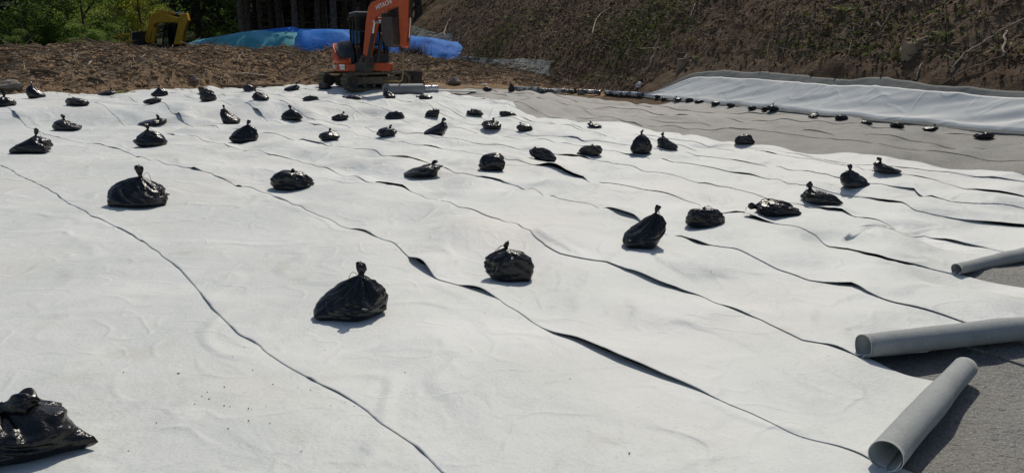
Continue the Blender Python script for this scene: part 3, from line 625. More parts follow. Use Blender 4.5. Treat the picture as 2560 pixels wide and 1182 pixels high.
# left, right, base y, top y, tip x, tip y, style (c cone, r round, l lump, s sideways knot), corners, strings, label
_R, _L, _FR, _FL = 0.0, math.pi, -0.6, -2.4
BAGS = [
 (-150, 262, 1196, 1010, 150, 1018, 'f', [(0.0, .6)], [.4, .25], 'huge black sandbag cut off by the left edge in the bottom left corner', FG),
 (787, 972, 812, 662, 925, 662, 'c', [(_FL, .22), (_R, .1)], [-.4], 'largest uncropped black sandbag, in the centre foreground, knot leaning right', FG),
 (1208, 1337, 712, 603, 1258, 603, 'r', [(_FR, .2)], [-.6, -.5], 'plump black sandbag right of centre foreground with long strings hanging left', FG),
 (275, 421, 526, 415, 360, 415, 'c', [(_FL, .18), (_R, .15)], [.5], 'large black sandbag on the left with a thin string arching to its right', FG),
 (678, 787, 481, 428, 738, 436, 'l', [(_FR, .2)], [], 'low rounded black sandbag right of the one with the arching string', FG),
 (1007, 1110, 451, 404, 1104, 404, 'r', [(_FR, .12)], [.1], 'flat wide black sandbag with its small knot at the upper right corner, near image centre', FG),
 (1195, 1264, 431, 385, 1236, 392, 'l', [(_FR, .2)], [], 'domed wrinkled black sandbag just right of the flat wide one', FG),
 (1553, 1665, 628, 513, 1655, 513, 'c', [(_FL, .15)], [.15, .22], 'tall black sandbag leaning right with frayed string, left of the squat pleated one', FG),
 (1708, 1812, 577, 521, 1755, 545, 'l', [(_R, .1)], [.3], 'squat pleated black sandbag with its tie facing the viewer', FG),
 (1884, 1994, 549, 503, 1868, 521, 's', [(_FR, .3)], [-.5], 'black sandbag lying down, knot to the left and pointed corner to the right', FG),
 (2002, 2097, 518, 459, 2012, 459, 'c', [(_FR, .4)], [-.3], 'black sandbag with knot leaning left and a sharp lower right corner', FG),
 (2097, 2174, 478, 416, 2116, 416, 'c', [(_R, .1)], [], 'pyramid-shaped black sandbag third from the right edge on the white sheets', FG),
 (2180, 2251, 442, 398, 2187, 398, 'c', [(_R, .1)], [-.5], 'rightmost black sandbag on the white sheets, string looping left', FG),
 (1834, 1884, 366, 340, 1856, 346, 'l', [(_FR, .35)], [], 'small black sandbag on the far edge of the white sheets beside the grey mats', FG),
 (1574, 1631, 391, 328, 1600, 328, 'c', [], [], 'upright drop-shaped black sandbag with a straight neck', FG),
 (1641, 1695, 378, 335, 1649, 335, 'c', [(_R, .1)], [], 'black sandbag with a long neck tilted left, beside the drop-shaped one', FG),
 (1441, 1507, 397, 366, 1479, 366, 'l', [(_L, .25)], [.35], 'low crumpled black sandbag with one string sticking up to the right', FG),
 (1322, 1391, 405, 367, 1328, 372, 'l', [(_FR, .3)], [-.3, -.2], 'bulky black sandbag with loose strings on its left', FG),
 (1467, 1505, 323, 303, 1470, 304, 'r', [], [], 'small boxy black sandbag alone near the grey mats, right of centre', FG),
 (1290, 1332, 331, 304, 1298, 304, 'r', [], [], 'black sandbag with its knot on the upper left, right of centre in the middle distance', FG),
 (1203, 1254, 333, 302, 1233, 302, 'r', [], [], 'round black sandbag with an upright knot, left neighbour of the one knotted on the left', FG),
 (1060, 1121, 340, 294, 1117, 294, 'c', [(_FL, .35)], [], 'slanting black sandbag with a tail to the left and neck at its right end', FG),
 (940, 994, 346, 313, 982, 313, 'r', [], [], 'round black sandbag with a thick knot bent right, below the orange excavator', FG),
 (796, 852, 356, 322, 826, 322, 'r', [(_FR, .1)], [.2], 'ball-like black sandbag with a small string loop on top', FG),
 (576, 648, 361, 301, 626, 301, 'c', [(_FR, .12)], [.3], 'large peaked black sandbag, middle distance, string at the right of its neck', FG),
 (339, 418, 370, 309, 372, 309, 'c', [(_FR, .12)], [], 'peaked black sandbag standing in front of a flat one, left middle distance', FG),
 (31, 133, 388, 320, 103, 320, 'c', [(_FR, .3), (_FL, .3)], [.3], 'black sandbag at left with neck bent right and a flared pointed base', FG),
 (133, 205, 330, 287, 162, 287, 'c', [(_FR, .1)], [], 'black sandbag with a ball knot, directly behind the flared one at left', FG),
 (349, 416, 320, 293, 404, 293, 'r', [], [.4], 'flat black sandbag with a ball knot at right, behind the peaked one', FG),
 (551, 602, 313, 264, 556, 264, 'c', [(_R, .1)], [], 'tall black sandbag with neck at its left edge, behind the large peaked one', FG),
 (704, 758, 305, 266, 727, 266, 'c', [(_FR, .15), (_FL, .15)], [], 'tent-shaped black sandbag with a ball knot in the row before the excavator', FG),
 (829, 873, 305, 280, 864, 280, 'r', [(_FR, .12)], [], 'black sandbag with a small knot at right, next to the tent-shaped one', FG),
 (962, 1012, 300, 279, 992, 280, 'l', [(_FR, .15)], [], 'black sandbag with a pale string loop on top, below the grey roll', FG),
 (1063, 1100, 297, 277, 1085, 279, 'l', [], [], 'domed black sandbag beside the one with the pale loop', FG),
 (1166, 1210, 293, 277, 1178, 278, 'l', [(_FR, .4)], [], 'low black sandbag with a glinting top and a tail to the right', FG),
 (1247, 1293, 293, 279, 1262, 280, 'l', [(_FR, .4)], [], 'low crinkled black sandbag where the white sheet curves in to the grey mats', FG),
 (1046, 1082, 251, 238, 1043, 240, 's', [], [], 'low black sandbag in front of the silver roll', FG),
 (957, 990, 247, 222, 966, 222, 'c', [(_FR, .4)], [], 'black sandbag in front of the grey roll, neck at left', FG),
 (864, 907, 251, 238, 863, 241, 's', [(_FR, .4)], [], 'low black sandbag with its knot to the left, below the excavator tracks', FG),
 (756, 797, 254, 240, 778, 241, 'l', [], [], 'oval black sandbag left of the excavator', FG),
 (630, 674, 254, 224, 638, 224, 'c', [(_R, .1)], [], 'black sandbag with a neck leaning left in the row nearest the bank', FG),
 (501, 542, 256, 233, 520, 234, 'l', [(_FR, .1)], [], 'domed black sandbag in front of a darker flat one, left of the excavator', FG),
 (359, 406, 263, 241, 398, 240, 'r', [], [], 'rounded black sandbag with knot at right, before a peaked one by the bank', FG),
 (168, 222, 268, 246, 192, 247, 'l', [], [], 'smooth low black sandbag at left between the rows', FG),
 (-28, 40, 270, 229, 20, 229, 'c', [], [], 'black sandbag cut by the left edge below the dirt bank', FG),
 (71, 113, 249, 205, 82, 205, 'c', [(_FR, .3)], [], 'peaked black sandbag on the white edge at left, against the dirt bank', BK),
 (243, 291, 240, 221, 283, 220, 'r', [], [], 'flat black sandbag beside a small green weed at the bank', BK),
 (380, 420, 243, 212, 400, 212, 'c', [(_FR, .2)], [], 'peaked black sandbag half hidden behind a rounded one at the bank', BK),
 (497, 537, 239, 221, 512, 222, 'l', [(_R, .2)], [], 'flat dark sandbag half hidden behind the domed one, by the bank', BK),
 (608, 640, 230, 205, 619, 205, 'c', [], [], 'small peaked black sandbag at the end of the dark plank', BK),
 (711, 750, 229, 207, 748, 207, 'c', [(_FL, .25)], [], 'small black sandbag with neck at its right, left of the excavator track', BK),
 (795, 833, 226, 211, 815, 212, 'l', [(_R, .2), (_L, .2)], [], 'low black sandbag in front of the far excavator track', BK),
 (898, 931, 228, 207, 923, 207, 'c', [(_L, .2)], [], 'low black sandbag with an upright tie in front of the near excavator track', BK),
 (932, 957, 224, 207, 950, 206, 'r', [], [], 'small dark sandbag tucked between excavator track and grey roll', BK),
 (1046, 1066, 232, 206, 1060, 204, 'c', [], [], 'dark sandbag standing where the grey roll meets the silver roll', BK),
 (1207, 1230, 228, 218, 1216, 218, 'l', [], [], 'tiny crumpled black sandbag alone at the far edge of the grey mats', BK),
 (1270, 1287, 229, 207, 1279, 207, 'c', [], [], 'pointed black sandbag at the left end of the glossy wrapped rolls', BK),
 (1430, 1444, 234, 217, 1438, 217, 'c', [], [], 'small pointed black sandbag midway along the glossy wrapped rolls', BK),
 (1494, 1513, 234, 220, 1510, 219, 'c', [], [], 'left one of two pointed sandbags near the right end of the glossy rolls', BK),
 (1528, 1549, 236, 220, 1534, 220, 'c', [(_R, .2)], [], 'right one of two pointed sandbags near the right end of the glossy rolls', BK)]
SL = [(1636, 1652, 250, 241), (1653, 1670, 253, 246), (1683, 1710, 256, 244), (1712, 1733, 259, 248), (1736, 1760, 262, 253), (1777, 1800, 267, 257), (1815, 1838, 271, 262), (1868, 1892, 278, 268),
      (1903, 1918, 281, 270), (1916, 1947, 283, 263), (2020, 2047, 298, 282), (2085, 2118, 305, 290), (2150, 2182, 315, 304), (2223, 2260, 323, 310), (2305, 2343, 332, 316), (2434, 2485, 351, 336)]
SLAB = ['first sandbag at the far left end of the slope row', 'second sandbag from the far end of the slope row', 'slope-row sandbag with a raised knot, third from the far end', 'fourth sandbag from the far end of the slope row',
        'fifth sandbag from the far end of the slope row', 'sixth sandbag from the far end of the slope row', 'seventh sandbag from the far end of the slope row', 'eighth sandbag from the far end of the slope row',
        'small sandbag touching the left side of a taller one in the slope row', 'tallest sandbag of the slope row with a knot on top', 'sandbag with a knot, sixth from the right end of the slope row', 'domed sandbag, fifth from the right end of the slope row',
        'low sandbag, fourth from the right end of the slope row', 'rounded sandbag, third from the right end of the slope row', 'sandbag with knot to the right, second from right end of slope row', 'long flat sandbag at the right end of the slope row']
for i, (l, r, b, t) in enumerate(SL):
    st = 'r' if i in (2, 9, 10, 14) else 'l'
    tx = {2: l + 3, 9: l + 14, 10: r - 3, 14: r - 2}.get(i, (l + r) / 2)
    BAGS.append((l, r, b, t, tx, t, st, [], [], SLAB[i], RG))
bag_spots = []
for i, (l, r, b, t, tx, ty, st, cor, strg, lab, grp) in enumerate(BAGS):
    P = at((l + r) / 2, b - 0.5 if b < 1182 else b - 14)
    dep = depth_of(P); w = (r - l) / F_PX * dep
    d = w * (0.72 if st in 'cr' else 0.64)
    if b > 1182: d = w * 0.62
    C = P + np.array([P[0] / dep, 1, 0]) * d * 0.46
    alpha = math.atan2(CAM_H - P[2], P[1])
    hz = ((b - ty) / F_PX * dep - d * 0.42 * math.sin(alpha)) / math.cos(alpha)
    if st == 'l': hz = ((b - t) / F_PX * dep - d * 0.34 * math.sin(alpha)) / math.cos(alpha) * 1.08
    if st == 's': hz = ((b - t) / F_PX * dep - d * 0.4 * math.sin(alpha)) / math.cos(alpha) * 0.97
    hz = max(hz, 0.22 * w)
    tipx = (tx - (l + r) / 2) / F_PX * dep
    tip = (tipx, -0.12 * d if st == 'l' else 0.0, hz)
    zg = max(sheet_z(C[0], C[1]), 0.5 * (sheet_z(C[0], C[1]) + sheet_z(C[0], C[1] - d * .35)))
    if grp == RG: zg = float(terrain(C[0:1], C[1:2], False)[0]) + 0.035
    res = 2 if dep < 9 else (1 if dep < 19 else 0)
    yw = random.Random(i).uniform(-0.5, 0.5)
    make_bag((C[0], C[1], zg - (0.012 if grp == FG else 0.02)), w, d, tip, i * 3 + 7, st, res, cor, strg, 'tiny ' + lab if False else lab, grp, yw, 0.45 + 0.12 * random.Random(i + 50).random())
    bag_spots.append((C[0], C[1], w))

# ------------------------------------------------------------------ things at the far edge
def roll_thing(name, a, b, r, m, label, cat='fabric roll', lump=0.0, seed=0, core=False, zoff=0.0, end_m=None):
    P0, P1 = at(*a), at(*b); n = 22
    root = empty(name, (P0 + P1) / 2); base = np.array((P0 + P1) / 2)
    V = []; k = 24
    ax = P1 - P0; ax[2] = 0; ax /= np.linalg.norm(ax); e = np.array([-ax[1], ax[0], 0])
    for i in range(k):
        t = i / (k - 1); c = P0 + (P1 - P0) * t
        for j in range(n):
            ph = 2 * math.pi * j / n
            rr = r * (1 + lump * float(fbm(t * 7, math.cos(ph) * 1.3 + 3, math.sin(ph) * 1.3 + seed, 150, 2)))
            V.append(c + e * math.cos(ph) * rr + np.array([0, 0, r * 0.97 + zoff + math.sin(ph) * rr]) - base)
    f = []
    for i in range(k - 1):
        for j in range(n): f.append((i * n + j, i * n + (j + 1) % n, (i + 1) * n + (j + 1) % n, (i + 1) * n + j))
    o = mesh_obj('roll_body', V, f, m, root)
    for idx in (0, k - 1):                            # spiral end: flat disc with core hole rim
        c = np.mean(V[idx * n:(idx + 1) * n], axis=0); mb = MB(); sgn = -1 if idx == 0 else 1
        outer = [V[idx * n + j] for j in range(n)]; inner = [c + (v - c) * 0.35 for v in outer]; deep = [q - ax * sgn * 0.12 for q in inner]
        mb.add(outer + inner + deep, [(j, (j + 1) % n, n + (j + 1) % n, n + j) for j in range(n)] + [(n + j, n + (j + 1) % n, 2 * n + (j + 1) % n, 2 * n + j) for j in range(n)] + [tuple(2 * n + j for j in range(n))])
        mb.build('roll_end', end_m or m, root, False)
    tag(root, label, cat); return root
roll_thing('geotextile_roll', (962, 239), (1056, 237), 0.165, M['rollgrey'], 'thick grey roll of fabric lying below the excavator arm', seed=2)
roll_thing('film_wrapped_roll', (1062, 231), (1096, 230), 0.105, M['silver'], 'thinner roll in shiny silver film beyond the grey roll', lump=0.06, seed=3)
GR = [((1290, 228), (1346, 230), 0.075, 'crumpled glossy black roll beside the pointed sandbag at its left end'), ((1348, 231), (1432, 234), 0.065, 'glossy wrapped black roll, second from the left at the grey mats far edge'),
      ((1446, 235), (1500, 237), 0.075, 'glossy wrapped black roll with a pale round end, between pointed sandbags'), ((1514, 238), (1606, 244), 0.075, 'long glossy roll at right end of the wrapped rolls, pale end showing')]
for i, (a, b, r, lab) in enumerate(GR):
    o = roll_thing('wrapped_roll', a, b, r, M['film'], lab, lump=0.22, seed=10 + i, end_m=M['rollgrey']); o['group'] = 'glossy wrapped rolls along the bank'
# thin white strip edge and plank
mb = MB(); a, b = at(1092, 229), at(1190, 231)
base = a; mb.add([a - base, b - base, b - base + [0, .3, 0], a - base + [0, .3, 0], a - base + [0, 0, .035], b - base + [0, 0, .035], b - base + [0, .3, .035], a - base + [0, .3, .035]], [(0, 1, 5, 4), (1, 2, 6, 5), (2, 3, 7, 6), (3, 0, 4, 7), (4, 5, 6, 7), (0, 3, 2, 1)])
o = mb.build('white_strip', M['white'], None, False, 0.004); o.location = base; tag(o, 'narrow white strip lying in front of the debris bank, right of the silver roll', 'fabric strip')
mb = MB(); a, b = at(555, 218), at(706, 215.5)
ax = (b - a) / np.linalg.norm(b - a)
q = np.array([-ax[1], ax[0], 0]) * 0.11; z = np.array([0, 0, 0.07])
mb.add([-q, b - a - q, b - a + q, q, -q + z, b - a - q + z, b - a + q + z, q + z], [(0, 1, 5, 4), (1, 2, 6, 5), (2, 3, 7, 6), (3, 0, 4, 7), (4, 5, 6, 7), (0, 3, 2, 1)])
o = mb.build('wooden_plank', M['darkwood'], None, False, 0.008); o.location = a; tag(o, 'dark brown plank lying along the far edge of the white sheets', 'plank')
def rock(name, px, py, size, m, label, seed, flat=0.6, cat='rock'):
    P = at(px, py); n, k = 14, 10; V = []
    for i in range(k):
        ph = math.pi * i / (k - 1) - math.pi / 2
        for j in range(n):
            th = 2 * math.pi * j / n
            d = np.array([math.cos(ph) * math.cos(th), math.cos(ph) * math.sin(th), math.sin(ph)])
            r = size * (1 + 0.35 * float(vn(d[0] * 1.5 + seed, d[1] * 1.5, d[2] * 1.5, 160)) + 0.12 * float(vn(d[0] * 4, d[1] * 4 + seed, d[2] * 4, 161)))
            V.append(d * r * np.array([1, 0.8, flat]) + np.array([0, 0, size * flat * 0.6]))
    f = [(i * n + j, i * n + (j + 1) % n, (i + 1) * n + (j + 1) % n, (i + 1) * n + j) for i in range(k - 1) for j in range(n)]
    o = mesh_obj(name, V, f, m, None, False); o.location = P; tag(o, label, cat); return o
rock('rock', 1135, 214, 0.24, M['stone'], 'pale flat stone at the foot of the debris bank, right of the tied rolls', 3, 0.75)
rock('rock', 30, 226, 0.36, M['stone'], 'brownish boulder at the bank foot near the left edge', 5, 0.5)
rock('rock', 488, 205, 0.16, M['stone'], 'small pale stone in the bank behind the dark plank', 9, 0.7)
rock('white_bag', 1597, 217, 0.10, M['whitep'], 'small white crumpled bag on the dark slope left of the white slope sheet', 12, 0.9, 'bag')

# ------------------------------------------------------------------ tarpaulins
def tarp(name, prof_px, Yr, m, label, seed, y_front, zfoot, jag=0.0):
    """prof_px: ridge silhouette (px, py); heap ridge at depth Yr, front hem y_front metres nearer"""
    R_ = np.array([at_y(px, py, Yr) for px, py in prof_px]); n, k = 90, 30
    xs = np.linspace(R_[0, 0], R_[-1, 0], n); zr = np.interp(xs, R_[:, 0], R_[:, 2])
    for _ in range(4): zr[1:-1] = 0.25 * zr[:-2] + 0.5 * zr[1:-1] + 0.25 * zr[2:]
    V = []
    for i in range(n):
        for j in range(k):
            b = j / (k - 1)                            # 0 front hem, 0.6 ridge, 1 back
            if b < 0.6: t = b / 0.6; yy = Yr - y_front * (1 - t); zz = zfoot(xs[i]) + (zr[i] - zfoot(xs[i])) * math.sin(t * math.pi / 2) ** 0.9
            else: t = (b - 0.6) / 0.4; yy = Yr + 3.5 * t; zz = zr[i] - (zr[i] - zfoot(xs[i])) * t ** 1.8
            w = float(fbm(xs[i] * 0.9 + b * 2, b * 5, seed, 170, 4)); cr = 0.5 - abs(float(vn(xs[i] * 1.4 - b * 3, b * 3 + xs[i] * 0.3, seed, 171)))
            V.append((xs[i] + 0.2 * w, yy + 0.25 * float(vn(xs[i] * 1.3, b * 3, seed, 172)), zz + 0.06 * w + 0.07 * cr))
    o = mesh_obj(name, V, grid_faces(n, k, 0), m)
    s = o.modifiers.new('thickness', 'SOLIDIFY'); s.thickness = 0.01
    tag(o, label, 'tarp'); return o
tarp('blue_tarp', [(590, 88), (660, 76), (740, 72), (860, 75), (960, 86), (1050, 92), (1130, 106), (1180, 114), (1200, 126), (1207, 146)], 41.0, M['blue'], 'blue tarpaulin covering a long heap behind the orange excavator', 3, 2.6, lambda x: 0.55)
tarp('green_tarp', [(478, 108), (520, 97), (570, 88), (630, 79), (690, 76), (745, 84)], 40.2, M['teal'], 'blue-green tarpaulin over the left end of the covered heap', 8, 2.4, lambda x: 0.6)

# ------------------------------------------------------------------ orange mini excavator
def lettering(text, size, mtx, parent, m):
    c = bpy.data.curves.new('lettering', 'FONT'); c.body = text; c.size = size; c.extrude = 0.002; c.offset = size * 0.012; c.align_x = 'CENTER'; c.align_y = 'CENTER'
    t = bpy.data.objects.new('tmp', c); COL.objects.link(t)
    dg = bpy.context.evaluated_depsgraph_get(); me = bpy.data.meshes.new_from_object(t.evaluated_get(dg))
    bpy.data.objects.remove(t)
    me.materials.clear(); me.materials.append(m); me.transform(mtx)
    o = bpy.data.objects.new('lettering', me); COL.objects.link(o); o.parent = parent; return o
def frame_mat(origin, right, up):
    r = Vector(right).normalized(); u = Vector(up).normalized(); n = r.cross(u)
    return Matrix(((r.x, u.x, n.x, origin[0]), (r.y, u.y, n.y, origin[1]), (r.z, u.z, n.z, origin[2]), (0, 0, 0, 1)))
EX = at(898, 224); EXZ = tz(EX[0], EX[1])
EX = np.array([EX[0], EX[1] + 0.85, float(pad(EX[0:1], EX[1:2] + .85)[0]) - 0.01])
ex = empty('mini_excavator', EX); ex.scale = (.95, .95, .95); tag(ex, 'orange compact excavator with black cab and raised boom at the far edge', 'excavator')
YU, YH, YB = R(40), R(-70), R(-37)
def racetrack(L, h, n=10):
    r = h / 2; pts = []
    for i in range(n + 1): a = -math.pi / 2 + math.pi * i / n; pts.append((L / 2 - r + r * math.cos(a), r + r * math.sin(a)))
    for i in range(n + 1): a = math.pi / 2 + math.pi * i / n; pts.append((-L / 2 + r + r * math.cos(a), r + r * math.sin(a)))
    return pts
def make_track(root, yc, yaw, L=2.35, h=0.52, wd=0.36, off=(0, 0, 0)):
    outer = racetrack(L, h); inner = [(a * (1 - 0.09 / L), 0.045 + b * (1 - 0.09 / h)) for a, b in outer]; n = len(outer)
    mb = MB(); y0, y1 = yc - wd / 2, yc + wd / 2
    v = [(a, y0, b) for a, b in outer] + [(a, y1, b) for a, b in outer] + [(a, y0, b) for a, b in inner] + [(a, y1, b) for a, b in inner]
    f = []
    for i in range(n):
        j = (i + 1) % n
        f += [(i, j, n + j, n + i), (2 * n + i, 3 * n + i, 3 * n + j, 2 * n + j), (i, 2 * n + i, 2 * n + j, j), (n + i, n + j, 3 * n + j, 3 * n + i)]
    mb.add(v, f)
    pts = np.array(outer + outer[:1]); seg = np.linalg.norm(np.diff(pts, axis=0), axis=1); cum = np.concatenate([[0], np.cumsum(seg)])
    ns = int(cum[-1] / 0.125)
    for i in range(ns):
        s = (i + 0.5) / ns * cum[-1]; x = np.interp(s, cum, pts[:, 0]); z = np.interp(s, cum, pts[:, 1]); x2 = np.interp((s + 0.02) % cum[-1], cum, pts[:, 0]); z2 = np.interp((s + 0.02) % cum[-1], cum, pts[:, 1])
        tx, tzv = x2 - x, z2 - z; l = math.hypot(tx, tzv) + 1e-9; tx /= l; tzv /= l; nx, nz = tzv, -tx
        q = [(x - tx * .045, z - tzv * .045), (x + tx * .045, z + tzv * .045)]; q2 = [(a + nx * .03, b + nz * .03) for a, b in q]
        v = [(a, yy, b) for yy in (y0 - .01, y1 + .01) for a, b in (q[0], q[1], q2[1], q2[0])]
        mb.add(v, [(0, 1, 2, 3), (7, 6, 5, 4), (0, 4, 5, 1), (1, 5, 6, 2), (2, 6, 7, 3), (3, 7, 4, 0)])
    t = mb.yaw(yaw, off).build('track', M['muddy'], root)
    b2 = MB(); b2.prism([(-L / 2 + .34, .17), (L / 2 - .34, .17), (L / 2 - .42, .40), (-L / 2 + .42, .40)], yc - .13, yc + .13); b2.yaw(yaw, off).build('track_frame', M['muddy'], t, False, 0.015)
    for xw, r in ((-L / 2 + h / 2, .19), (L / 2 - h / 2, .19)):
        w = MB(); w.cyl((xw, yc - wd / 2 + .03, h / 2), (xw, yc + wd / 2 - .03, h / 2), r, 18); w.cyl((xw, yc - wd / 2 - .005, h / 2), (xw, yc + wd / 2 + .005, h / 2), .09, 12); w.yaw(yaw, off).build('track_wheel', M['steel'], t)
    for xw in (-.5, -.17, .17, .5):
        w = MB(); w.cyl((xw, yc - .14, .13), (xw, yc + .14, .13), .075, 12); w.yaw(yaw, off).build('roller', M['steel'], t)
    return t
for s in (-1, 1): make_track(ex, s * 0.80, YU)
MB().box(-.55, .55, -.66, .66, .26, .46).yaw(YU).build('undercarriage', M['steel'], ex, False, .03)
w = MB(); w.cyl((0, 0, .44), (0, 0, .58), .48, 28); w.build('slewing_ring', M['steel'], ex)
mb = MB(); mb.prism([(1.62, .12), (1.70, .10), (1.66, .32), (1.72, .52), (1.64, .53), (1.58, .32)], -.98, .98); mb.box(1.0, 1.6, -.5, -.4, .24, .36); mb.box(1.0, 1.6, .4, .5, .24, .36)
mb.yaw(YU).build('dozer_blade', M['steel'], ex, False, .01)
def arc_poly(r, a0, a1, n, sx=1, sy=1): return [(r * sx * math.cos(a0 + (a1 - a0) * i / n), r * sy * math.sin(a0 + (a1 - a0) * i / n)) for i in range(n + 1)]
deck = arc_poly(0.98, R(42), R(318), 30) + [(0.78, -0.60), (0.86, -0.35), (0.86, 0.35), (0.78, 0.60)]
MB().prism_z(deck, .57, .80).yaw(YH).build('deck', M['orange'], ex, False, .02)
# counterweight: curved orange shell, higher towards the rear right
cw = MB(); A = np.linspace(R(118), R(328), 44); v = []
for a in A:
    top = float(np.interp(math.degrees(a), [118, 150, 215, 250, 268, 288, 308, 328], [1.15, 1.35, 1.44, 1.46, 1.36, 1.12, 0.93, 0.84]))
    for r_, z_ in ((.985, .802), (1.0, 1.0), (.985, top - .05), (.95, top), (.93, top), (.93, .802)): v.append((r_ * math.cos(a), r_ * math.sin(a), z_))
n = 6; f = [(i * n + j, (i + 1) * n + j, (i + 1) * n + (j + 1) % n, i * n + (j + 1) % n) for i in range(len(A) - 1) for j in range(n)] + [tuple(range(n)), tuple(range((len(A) - 1) * n, len(A) * n))[::-1]]
cw.add(v, f).yaw(YH).build('counterweight', M['orange'], ex, True)
# dark domed side cover on the machine's right
cv = MB(); v = []; nx_ = 18; prof = [(-.84, .93), (-.80, 1.22), (-.62, 1.44), (-.30, 1.53), (.10, 1.50), (.40, 1.36), (.60, 1.10), (.68, .81)]
for (xx, zz) in prof:
    for j in range(nx_):
        t = j / (nx_ - 1); yy = -.36 - .58 * t; e = 1 - (max(0, t - .45) / .55) ** 2.4 * .62
        rr_ = math.hypot(xx, yy); kk = min(1.0, .925 / rr_); v.append((xx * kk, yy * kk, .80 + (zz - .80) * e))
f = grid_faces(len(prof), nx_)
for i in range(len(prof)): v.append((v[i * nx_ + nx_ - 1][0], v[i * nx_ + nx_ - 1][1], .80))
f = [tuple(q) for q in f] + [(i * nx_ + nx_ - 1, (i + 1) * nx_ + nx_ - 1, len(prof) * nx_ + i + 1, len(prof) * nx_ + i) for i in range(len(prof) - 1)]
cvo = cv.add(v, f).yaw(YH).build('side_cover', M['darkplastic'], ex, True); s = cvo.modifiers.new('t', 'SOLIDIFY'); s.thickness = .02
MB().box(.50, .885, .10, .74, .58, .84).yaw(YH).build('front_skirt', M['orange'], ex, False, .02)
# cab
cx0, cx1, cy0, cy1, cz0, cz1 = -.50, .80, -.33, .71, .80, 2.40
cab = MB()
cab.box(cx0, cx1, cy0, cy1, cz0, cz0 + .30)
P_ = .065
for xx in (cx0, cx1 - P_):
    for yy in (cy0, cy1 - P_): cab.box(xx, xx + P_, yy, yy + P_, cz0 + .30, cz1)
cab.box(cx0, cx1, cy0, cy0 + P_ * .9, 1.38, 1.45); cab.box(cx0, cx0 + P_ * .9, cy0, cy1, 1.38, 1.45)
cab.box(.12, .18, cy0, cy0 + .05, 1.1, 2.4); cab.box(.12, .18, cy1 - .05, cy1, 1.1, 2.4)
cab.box(cx0 - .01, cx1 + .01, cy0 - .01, cy1 + .01, cz1 - .11, cz1)
cabo = cab.yaw(YH).build('cab', M['cabframe'], ex, False, .015)
MB().box(cx0 + .01, cx1 - .02, cy0 + .01, cy1 - .01, cz1 + .002, cz1 + .035).yaw(YH).build('roof', M['roofw'], cabo, False, .015)
for nm, bxx in (('window', (cx0 + .07, .12, cy0 + .02, cy0 + .03, 1.45, 2.29)), ('window', (.18, cx1 - .07, cy0 + .02, cy0 + .03, 1.10, 2.29)), ('window', (cx1 - .03, cx1 - .02, cy0 + .065, cy1 - .065, 1.10, 2.29)),
                ('window', (cx0 + .02, cx0 + .03, cy0 + .065, cy1 - .065, 1.45, 2.29)), ('window', (.18, cx1 - .07, cy1 - .03, cy1 - .02, 1.10, 2.29)), ('window', (cx0 + .07, .12, cy1 - .03, cy1 - .02, 1.45, 2.29))):
    MB().box(*bxx).yaw(YH).build(nm, M['glass'], cabo)
MB().box(-.35, .10, -.02, .42, 1.10, 1.25).box(-.40, -.27, -.02, .42, 1.25, 1.85).yaw(YH).build('seat', M['cabframe'], cabo, False, .04)
w = MB(); w.tube([(cx1 + .02, cy1 - .02, 1.15), (cx1 + .09, cy1 + .03, 1.3), (cx1 + .09, cy1 + .03, 1.9), (cx1 + .02, cy1 - .02, 2.0)], .014, 6); w.yaw(YH).build('handrail', M['cabframe'], cabo, True)
# swing bracket and boom, in the boom's own vertical plane
bo = np.array([math.cos(YH) * 1.0 - math.sin(YH) * (-.10), math.sin(YH) * 1.0 + math.cos(YH) * (-.10), 0])
sb = MB(); sb.prism([(-.38, .55), (.10, .52), (.24, .70), (.22, 1.02), (.02, 1.10), (-.12, .88), (-.38, .82)], -.17, .17); sb.cyl((-.12, 0, .42), (-.12, 0, .98), .13, 16); sb.cyl((.08, -.24, .93), (.08, .24, .93), .07, 14)
sb.yaw(YB, bo).build('swing_bracket', M['steel'], ex, False, .015)
_lo = lambda P: [(a_, z_ - .17 * float(sm(z_, 1.5, 2.4))) for a_, z_ in P]
bp = _lo([(-.03, .88), (.14, .84), (.40, 1.55), (.58, 2.14), (.66, 2.36), (.82, 2.52), (1.80, 2.80), (1.95, 2.92), (1.93, 3.08), (1.80, 3.12), (1.0, 2.98), (.52, 2.86), (.36, 2.72), (.24, 2.36), (.14, 1.70)])
boom = MB().prism(bp, -.115, .115).yaw(YB, bo).build('boom', M['orange'], ex, False, .018)
c = MB(); c.cyl((.20, -.02, .98), (.44, -.02, 1.55), .065, 14); c.yaw(YB, bo)
c2 = MB(); c2.cyl((.33, .20, .85), (.62, .20, 1.75), .06, 14); c2.cyl((.33, -.20, .85), (.62, -.20, 1.75), .06, 14); c2.yaw(YB, bo).build('boom_cylinder', M['cabframe'], boom)
c3 = MB(); c3.cyl((.62, -.20, 1.75), (.72, -.20, 2.1), .032, 10); c3.cyl((.62, .20, 1.75), (.72, .20, 2.1), .032, 10); c3.cyl((.72, -.24, 2.1), (.72, .24, 2.1), .05, 12); c3.yaw(YB, bo).build('cylinder_rod', M['chrome'], boom)
c4 = MB(); c4.cyl((.72, 0, 2.81), (1.42, 0, 3.01), .062, 14); c4.box(.66, .80, -.06, .06, 2.67, 2.87); c4.yaw(YB, bo).build('arm_cylinder', M['cabframe'], boom)
c5 = MB(); c5.cyl((1.42, 0, 3.01), (1.92, 0, 3.15), .034, 10); c5.yaw(YB, bo).build('cylinder_rod', M['chrome'], boom)
w = MB()
for yy in (-.05, .05): w.tube([(.10, yy, 1.2), (.16, yy, 1.8), (.27, yy, 2.33), (.50, yy, 2.76), (.9, yy, 2.86), (1.5, yy, 2.99)], .018, 6)
w.yaw(YB, bo).build('hydraulic_hose', M['cabframe'], boom, True)
